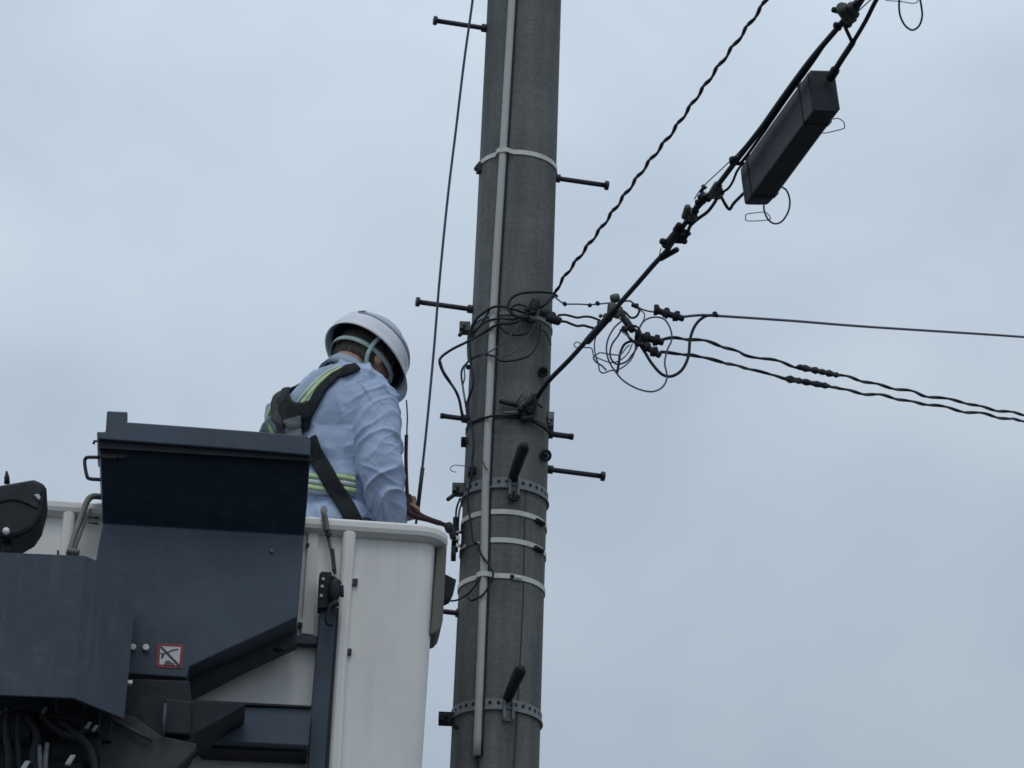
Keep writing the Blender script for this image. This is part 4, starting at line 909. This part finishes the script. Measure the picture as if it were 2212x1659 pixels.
# shirt
def folds(p):
    q = V((p.x, p.y, p.z))
    f = 0
    d1 = (elR-shR).normalized(); t = (q-shR).dot(d1); perp = (q-shR)-d1*t
    near_arm = max(0, min(1, 1.6-perp.length/.075)) if t > -.06 else 0
    # diagonal folds down the sleeve
    s = t*30+perp.dot(V((1, -.3, 0)))*16+2.2*noise.noise(q*9)
    a = (1-abs(math.sin(s*1.35)))**2*.021*(.45+.9*abs(noise.noise(q*11+V((3, 1, 0)))))
    f += near_arm*a*(.6+.6*min(1, max(0, t/.25)))
    # long vertical drapes on the back
    s2 = q.x*34+q.z*6+2.5*noise.noise(q*5)
    f += (1-near_arm)*((1-abs(math.sin(s2)))**2*.015*(.3+abs(noise.noise(q*4))))
    s3 = q.z*40+q.x*22+3*noise.noise(q*6+V((0, 5, 0)))
    f += (1-abs(math.sin(s3)))**3*.014*max(0, noise.noise(q*5+V((9, 0, 0))))*2
    # fine crossing creases
    s4 = t*62-perp.dot(V((1, .2, .6)))*44+3.2*noise.noise(q*13+V((1, 7, 2)))
    f += (1-abs(math.sin(s4)))**3*.0055*max(0, .25+noise.noise(q*9+V((4, 4, 0))))*(.4+near_arm)
    s5 = t*48+perp.dot(V((1, .2, -.6)))*50+3*noise.noise(q*12+V((7, 2, 5)))
    f += (1-abs(math.sin(s5)))**4*.0055*max(0, .2+noise.noise(q*8+V((0, 14, 3))))
    f += noise.noise(q*26)*.0030
    return f
mb = MB(); torso(mb, .008)
limb(mb, [(shR+V((0, 0, -.005)), .076), (shR*.5+elR*.5, .074), (elR, .066), (elR*.4+wrR*.6, .056), (wrR*.9+elR*.1, .042)], 24); limb(mb, [(shL, .078), (shL*.5+elL*.5, .07), (elL, .062), (elL*.35+wrL*.65, .052), (wrL*.9+elL*.1, .04)], 24)
r_, nr = dg(mb, .0042, 9, 'shirt')
r_.v = [p+nn*folds(p) for p, nn in zip(r_.v, nr)]
shirt = build(r_, 'shirt', SHIRT, person)
bvh = BVHTree.FromPolygons([tuple(p) for p in r_.v], r_.f)
# collar
mb = MB(); cn = (HC-neckb).normalized(); cx_ = cn.cross(BF).normalized(); cy_ = cn.cross(cx_)
nc = neckb+cn*.008; loops = []
for i in range(36):
    a = 2*math.pi*i/36; rd = cx_*math.cos(a)+cy_*math.sin(a)
    loops.append([nc+rd*.090-cn*.05, nc+rd*.087-cn*.008, nc+rd*.083+cn*.008, nc+rd*.077+cn*.006, nc+rd*.078-cn*.04])
vs = [p for l_ in loops for p in l_]; fs = []
for i in range(36):
    for j in range(5): i2 = (i+1) % 36; fs.append([i*5+j, i2*5+j, i2*5+(j+1) % 5, i*5+(j+1) % 5])
mb.add(vs, fs); build(mb, 'collar', VEST, person)
# trousers and shoes
mb = MB(); mb.ell(pel-EZ*.03, .178, .13, .13, BR, BF, EZ, 24, 14)
for h_, k2, a_ in ((hipR, knR, ankR), (hipL, knL, ankL)): limb(mb, [(h_, .105), (k2, .08), (a_+EZ*.03, .07)])
r_, _ = dg(mb, .012, 4, 'trousers'); build(r_, 'trousers', TROU, person)
for ak in (ankR, ankL):
    mb = MB(); limb(mb, [(ak-EZ*.03-BF*.03, .046), (ak-EZ*.035+BF*.06, .044), (ak-EZ*.04+BF*.17, .038)]); limb(mb, [(ak-EZ*.03, .045), (ak+EZ*.05, .048)])
    r2_, _ = dg(mb, .01, 3, 'shoe'); build(r2_, 'shoe', SHOE, person)
# ribbons laid on the shirt
def ribbon(path, width, off, name, m_, par=None, th=.003, na=7, k=7, Y=PYY, lift_=0):
    pts = cr_path([V((x, y, 0)) for x, y in path], k); cs = []
    for q in pts:
        d = ray(q.x, q.y); h = bvh.ray_cast(CAM, d)
        if h[0] is None: h = bvh.find_nearest(P(q.x, q.y, Y))
        cs.append((h[0], h[1] if h[1].dot(d) < 0 else -h[1]))
    # smooth
    pos = [c[0] for c in cs]; nor = [c[1] for c in cs]
    for _ in range(4):
        pos = [pos[0]]+[(pos[i-1]+pos[i]*2+pos[i+1])/4 for i in range(1, len(pos)-1)]+[pos[-1]]
        nor = [((nor[max(0, i-1)]+nor[i]+nor[min(len(nor)-1, i+1)])).normalized() for i in range(len(nor))]
    vs = []; fs = []; wf = width if callable(width) else (lambda t: width)
    for i, p in enumerate(pos):
        t = (pos[min(i+1, len(pos)-1)]-pos[max(0, i-1)]).normalized(); sd_ = t.cross(nor[i]).normalized()
        rowa = []; rowb = []
        for j in range(na):
            u = (j/(na-1)-.5)*wf(i/(len(pos)-1)); q = p+sd_*u
            h = bvh.ray_cast(q+nor[i]*.12, -nor[i], .24)
            z_ = (h[0]-p).dot(nor[i]) if h[0] is not None else -.02
            z_ = max(-.03, min(.03, z_))
            rowa.append(q+nor[i]*(z_+off)); rowb.append(q+nor[i]*(z_+off-th-.004))
        # webbing bridges the folds: keep it near its own mean
        vs += rowa+rowb[::-1]
    c = 2*na
    for i in range(len(pos)-1):
        for j in range(c): fs.append([i*c+j, i*c+(j+1) % c, (i+1)*c+(j+1) % c, (i+1)*c+j])
    fs += [list(range(c)), [(len(pos)-1)*c+j for j in range(c)][::-1]]
    mb = MB(); mb.add(vs, fs)
    # light smoothing of the sheet
    return build(mb, name, m_, par or person)
vest = ribbon([(728, 799), (700, 815), (672, 838), (648, 866), (628, 892), (610, 925), (600, 955)], lambda t: .10+.03*t, .006, 'vest', VEST, na=11)
ribbon([(566, 905), (574, 930), (582, 960)], .09, .006, 'vest_side', VEST, vest)
ribbon([(668, 1044), (700, 1045), (740, 1043), (768, 1046)], .075, .007, 'vest_hem', VEST, vest)
for dx, w_, m_ in ((0, .013, NEON), (9, .012, SILV), (-9, .009, SILV)):
    ribbon([(740+dx*.3, 797+dx*.5), (712+dx*.6, 812+dx*.5), (690+dx*.7, 830+dx*.4), (668+dx*.8, 856+dx*.5), (652+dx*.9, 878+dx*.4)], w_, .0095 if m_ is NEON else .009, 'reflective_stripe', m_, vest, na=3)
ribbon([(606, 850), (590, 880), (580, 905), (588, 925), (596, 940)], .014, .010, 'reflective_stripe', NEON, vest, na=3)
for y, m_ in ((1030, NEON), (1042, SILV), (1055, NEON)):
    ribbon([(666, y-2), (700, y+2), (735, y+1), (768, y+5)], .014, .010, 'reflective_stripe', m_, vest, na=3)
har = ribbon([(772, 797), (748, 803), (722, 820), (700, 842), (682, 868), (668, 895), (660, 930)], .036, .014, 'harness', WEB, na=7)
ribbon([(628, 838), (616, 850), (606, 872), (602, 900), (612, 925), (622, 945)], .05, .016, 'harness_pad', BROWN, har, na=7)
ribbon([(618, 858), (626, 885), (650, 892), (672, 888)], .06, .018, 'back_plate', WEB, har, na=7)
ribbon([(622, 848), (622, 880), (626, 905), (632, 930)], .030, .020, 'shoulder_strap', WEB, har, na=5)
ribbon([(640, 905), (641, 925), (643, 950), (650, 975)], .07, .022, 'lanyard_pouch', WEBG, har, na=7)
ribbon([(672, 950), (682, 980), (704, 1020), (728, 1062), (756, 1112), (770, 1140)], .052, .014, 'lower_strap', WEB, har, na=7)
ribbon([(664, 955), (668, 985), (672, 1005)], .040, .018, 'strap_pad', WEB, har, na=5)
# helmet: shell with ridges and peak, lining, headband, chin strap
HH = (HC, HR, HF, HU)
hb = R(33); HU = (EZ*math.cos(hb)+fh*math.sin(hb)).normalized(); HF = (fh*math.cos(hb)-EZ*math.sin(hb)).normalized(); HR = HF.cross(HU).normalized()
helm_c = HC+HU*.030-HF*.004-HR*.004
def hshell(th, ph, e=0, cut=.0):
    lx = math.sin(th)*math.cos(ph); ly = math.sin(th)*math.sin(ph); lz = math.cos(th)
    a = .124+e; b = .146+e; h = .138+e
    return helm_c+HR*lx*a+HF*ly*b+HU*lz*h
mb = MB(); n_, kk = 72, 30; hv = []; hfs = []
for i in range(kk+1):
    t = i/kk; th = R(97)*t
    for j in range(n_):
        ph = 2*math.pi*j/n_; lx = math.sin(th)*math.cos(ph); front = max(0, math.sin(ph))
        e = .0
        if abs(lx) < .30 and t < .93: e += .0055
        if abs(abs(lx)-.17) < .055 and t < .9: e -= .004
        p = hshell(th, ph, e)
        if t > .90:
            q = (t-.90)/.10; rd = (HR*math.cos(ph)+HF*math.sin(ph))
            p = p+rd*(.008*q+.030*q*front**3)-HU*(.004*q)
        hv.append(p)
for i in range(kk):
    for j in range(n_): hfs.append([i*n_+j, i*n_+(j+1) % n_, (i+1)*n_+(j+1) % n_, (i+1)*n_+j])
mb.add(hv, hfs); helmet = build(mb, 'helmet', HELM, person)
sm = helmet.modifiers.new('thickness', 'SOLIDIFY'); sm.thickness = .003; sm.offset = -1
# lining
mb = MB(); hv = []; hfs = []
for i in range(16):
    th = R(90)*i/15
    for j in range(48): hv.append(hshell(th, 2*math.pi*j/48, -.009))
for i in range(15):
    for j in range(48): hfs.append([i*48+j, (i+1)*48+j, (i+1)*48+(j+1) % 48, i*48+(j+1) % 48])
mb.add(hv, hfs); ln_ = build(mb, 'helmet_lining', HELMD, helmet)
sm = ln_.modifiers.new('thickness', 'SOLIDIFY'); sm.thickness = .003
# stepped ridge round the shell, parallel to the brim; blue-grey rings paint its shade
for th_, rr_, m_, nm in ((66, .0042, HELM_SHADE, 'helmet_shade_ring'), (58, .0052, HELM, 'helmet_ridge'), (36, .0036, HELM_SHADE, 'helmet_shade_ring')):
    mb = MB(); mb.tube([hshell(R(th_), 2*math.pi*i/90, -.0005) for i in range(90)], rr_, 8, closed=True); build(mb, nm, m_, helmet)
# headband ring and straps
def hring(z, a, b, h, th_, m_, name, par, ph0=0, ph1=360, tilt=0):
    mb = MB(); vs = []; fs = []; n = 60
    for i in range(n+1):
        ph = R(ph0+(ph1-ph0)*i/n); c = helm_c+HR*a*math.cos(ph)+HF*b*math.sin(ph)+HU*(z+tilt*math.sin(ph)); rd = (HR*math.cos(ph)+HF*math.sin(ph))
        vs += [c-HU*h/2, c+rd*th_-HU*h/2, c+rd*th_+HU*h/2, c+HU*h/2]
    for i in range(n):
        for j in range(4): fs.append([i*4+j, i*4+(j+1) % 4, i*4+4+(j+1) % 4, i*4+4+j])
    mb.add(vs, fs); return build(mb, name, m_, par)
hring(-.040, .091, .114, .018, .003, BAND, 'headband', helmet, tilt=.012)
def hp(x, y, z): return helm_c+HR*x+HF*y+HU*z
for s_ in (-1, 1):
    for pts in ([(.106*s_, -.045, 0), (.094*s_, -.045, -.045), (.086*s_, -.030, -.090), (.062*s_, .02, -.128), (.0, .05, -.145)],):
        mb = MB(); pp = cr_path([hp(*q) for q in pts], 5); vs = []; fs = []
        for i, p in enumerate(pp):
            t = (pp[min(i+1, len(pp)-1)]-pp[max(i-1, 0)]).normalized(); o_ = (p-HC); o_ = (o_-t*o_.dot(t)).normalized(); sd_ = t.cross(o_)
            vs += [p-sd_*.0065, p-sd_*.0065+o_*.003, p+sd_*.0065+o_*.003, p+sd_*.0065]
        for i in range(len(pp)-1):
            for j in range(4): fs.append([i*4+j, i*4+(j+1) % 4, i*4+4+(j+1) % 4, i*4+4+j])
        mb.add(vs, fs); build(mb, 'chin_strap', BAND, helmet)
mb = MB(); c = hshell(R(62), R(-70), .004); nn = (c-helm_c).normalized(); tt = nn.cross(HU).normalized(); mb.obox(c, tt, nn.cross(tt), nn, .016, .005, .0015); build(mb, 'helmet_label', LINER, helmet, smooth=False)

# maroon rope over the arm and the rim, and the strap ends on it
wire('safety_rope', [P(878, 940, 10.60), P(877, 985, 10.60), P(878, 1030, 10.60), P(880, 1075, 10.60), P(882, 1105, 10.58), P(900, 1116, 10.55), P(925, 1122, 10.50), P(950, 1130, 10.48)], [.006]*18+[.009]*25, MAROON, 'dark maroon rope hanging by the worker\'s sleeve onto the bucket rim', 'rope')
wire('safety_rope', [P(884, 1070, 10.70), P(889, 1095, 10.68), P(908, 1112, 10.62), P(935, 1124, 10.58), P(962, 1134, 10.55)], .0075, MAROON, 'thick short maroon rope lying along the bucket rim corner', 'rope')
wire('thin_cord', [P(878, 865, 10.60), P(880, 900, 10.58), P(879, 930, 10.58), P(880, 960, 10.58)], .0025, WIRE, 'thin dark cord hanging straight down the front of the sleeve', 'cord')
fitting('rim_clip', [(966, 1130, 974, 1150, .014), (972, 1136, 980, 1165, .010)], 'small black clip at the bucket rim corner beside the pole', cat='clip', f=lambda x, y: Bp(x, y, -.12))
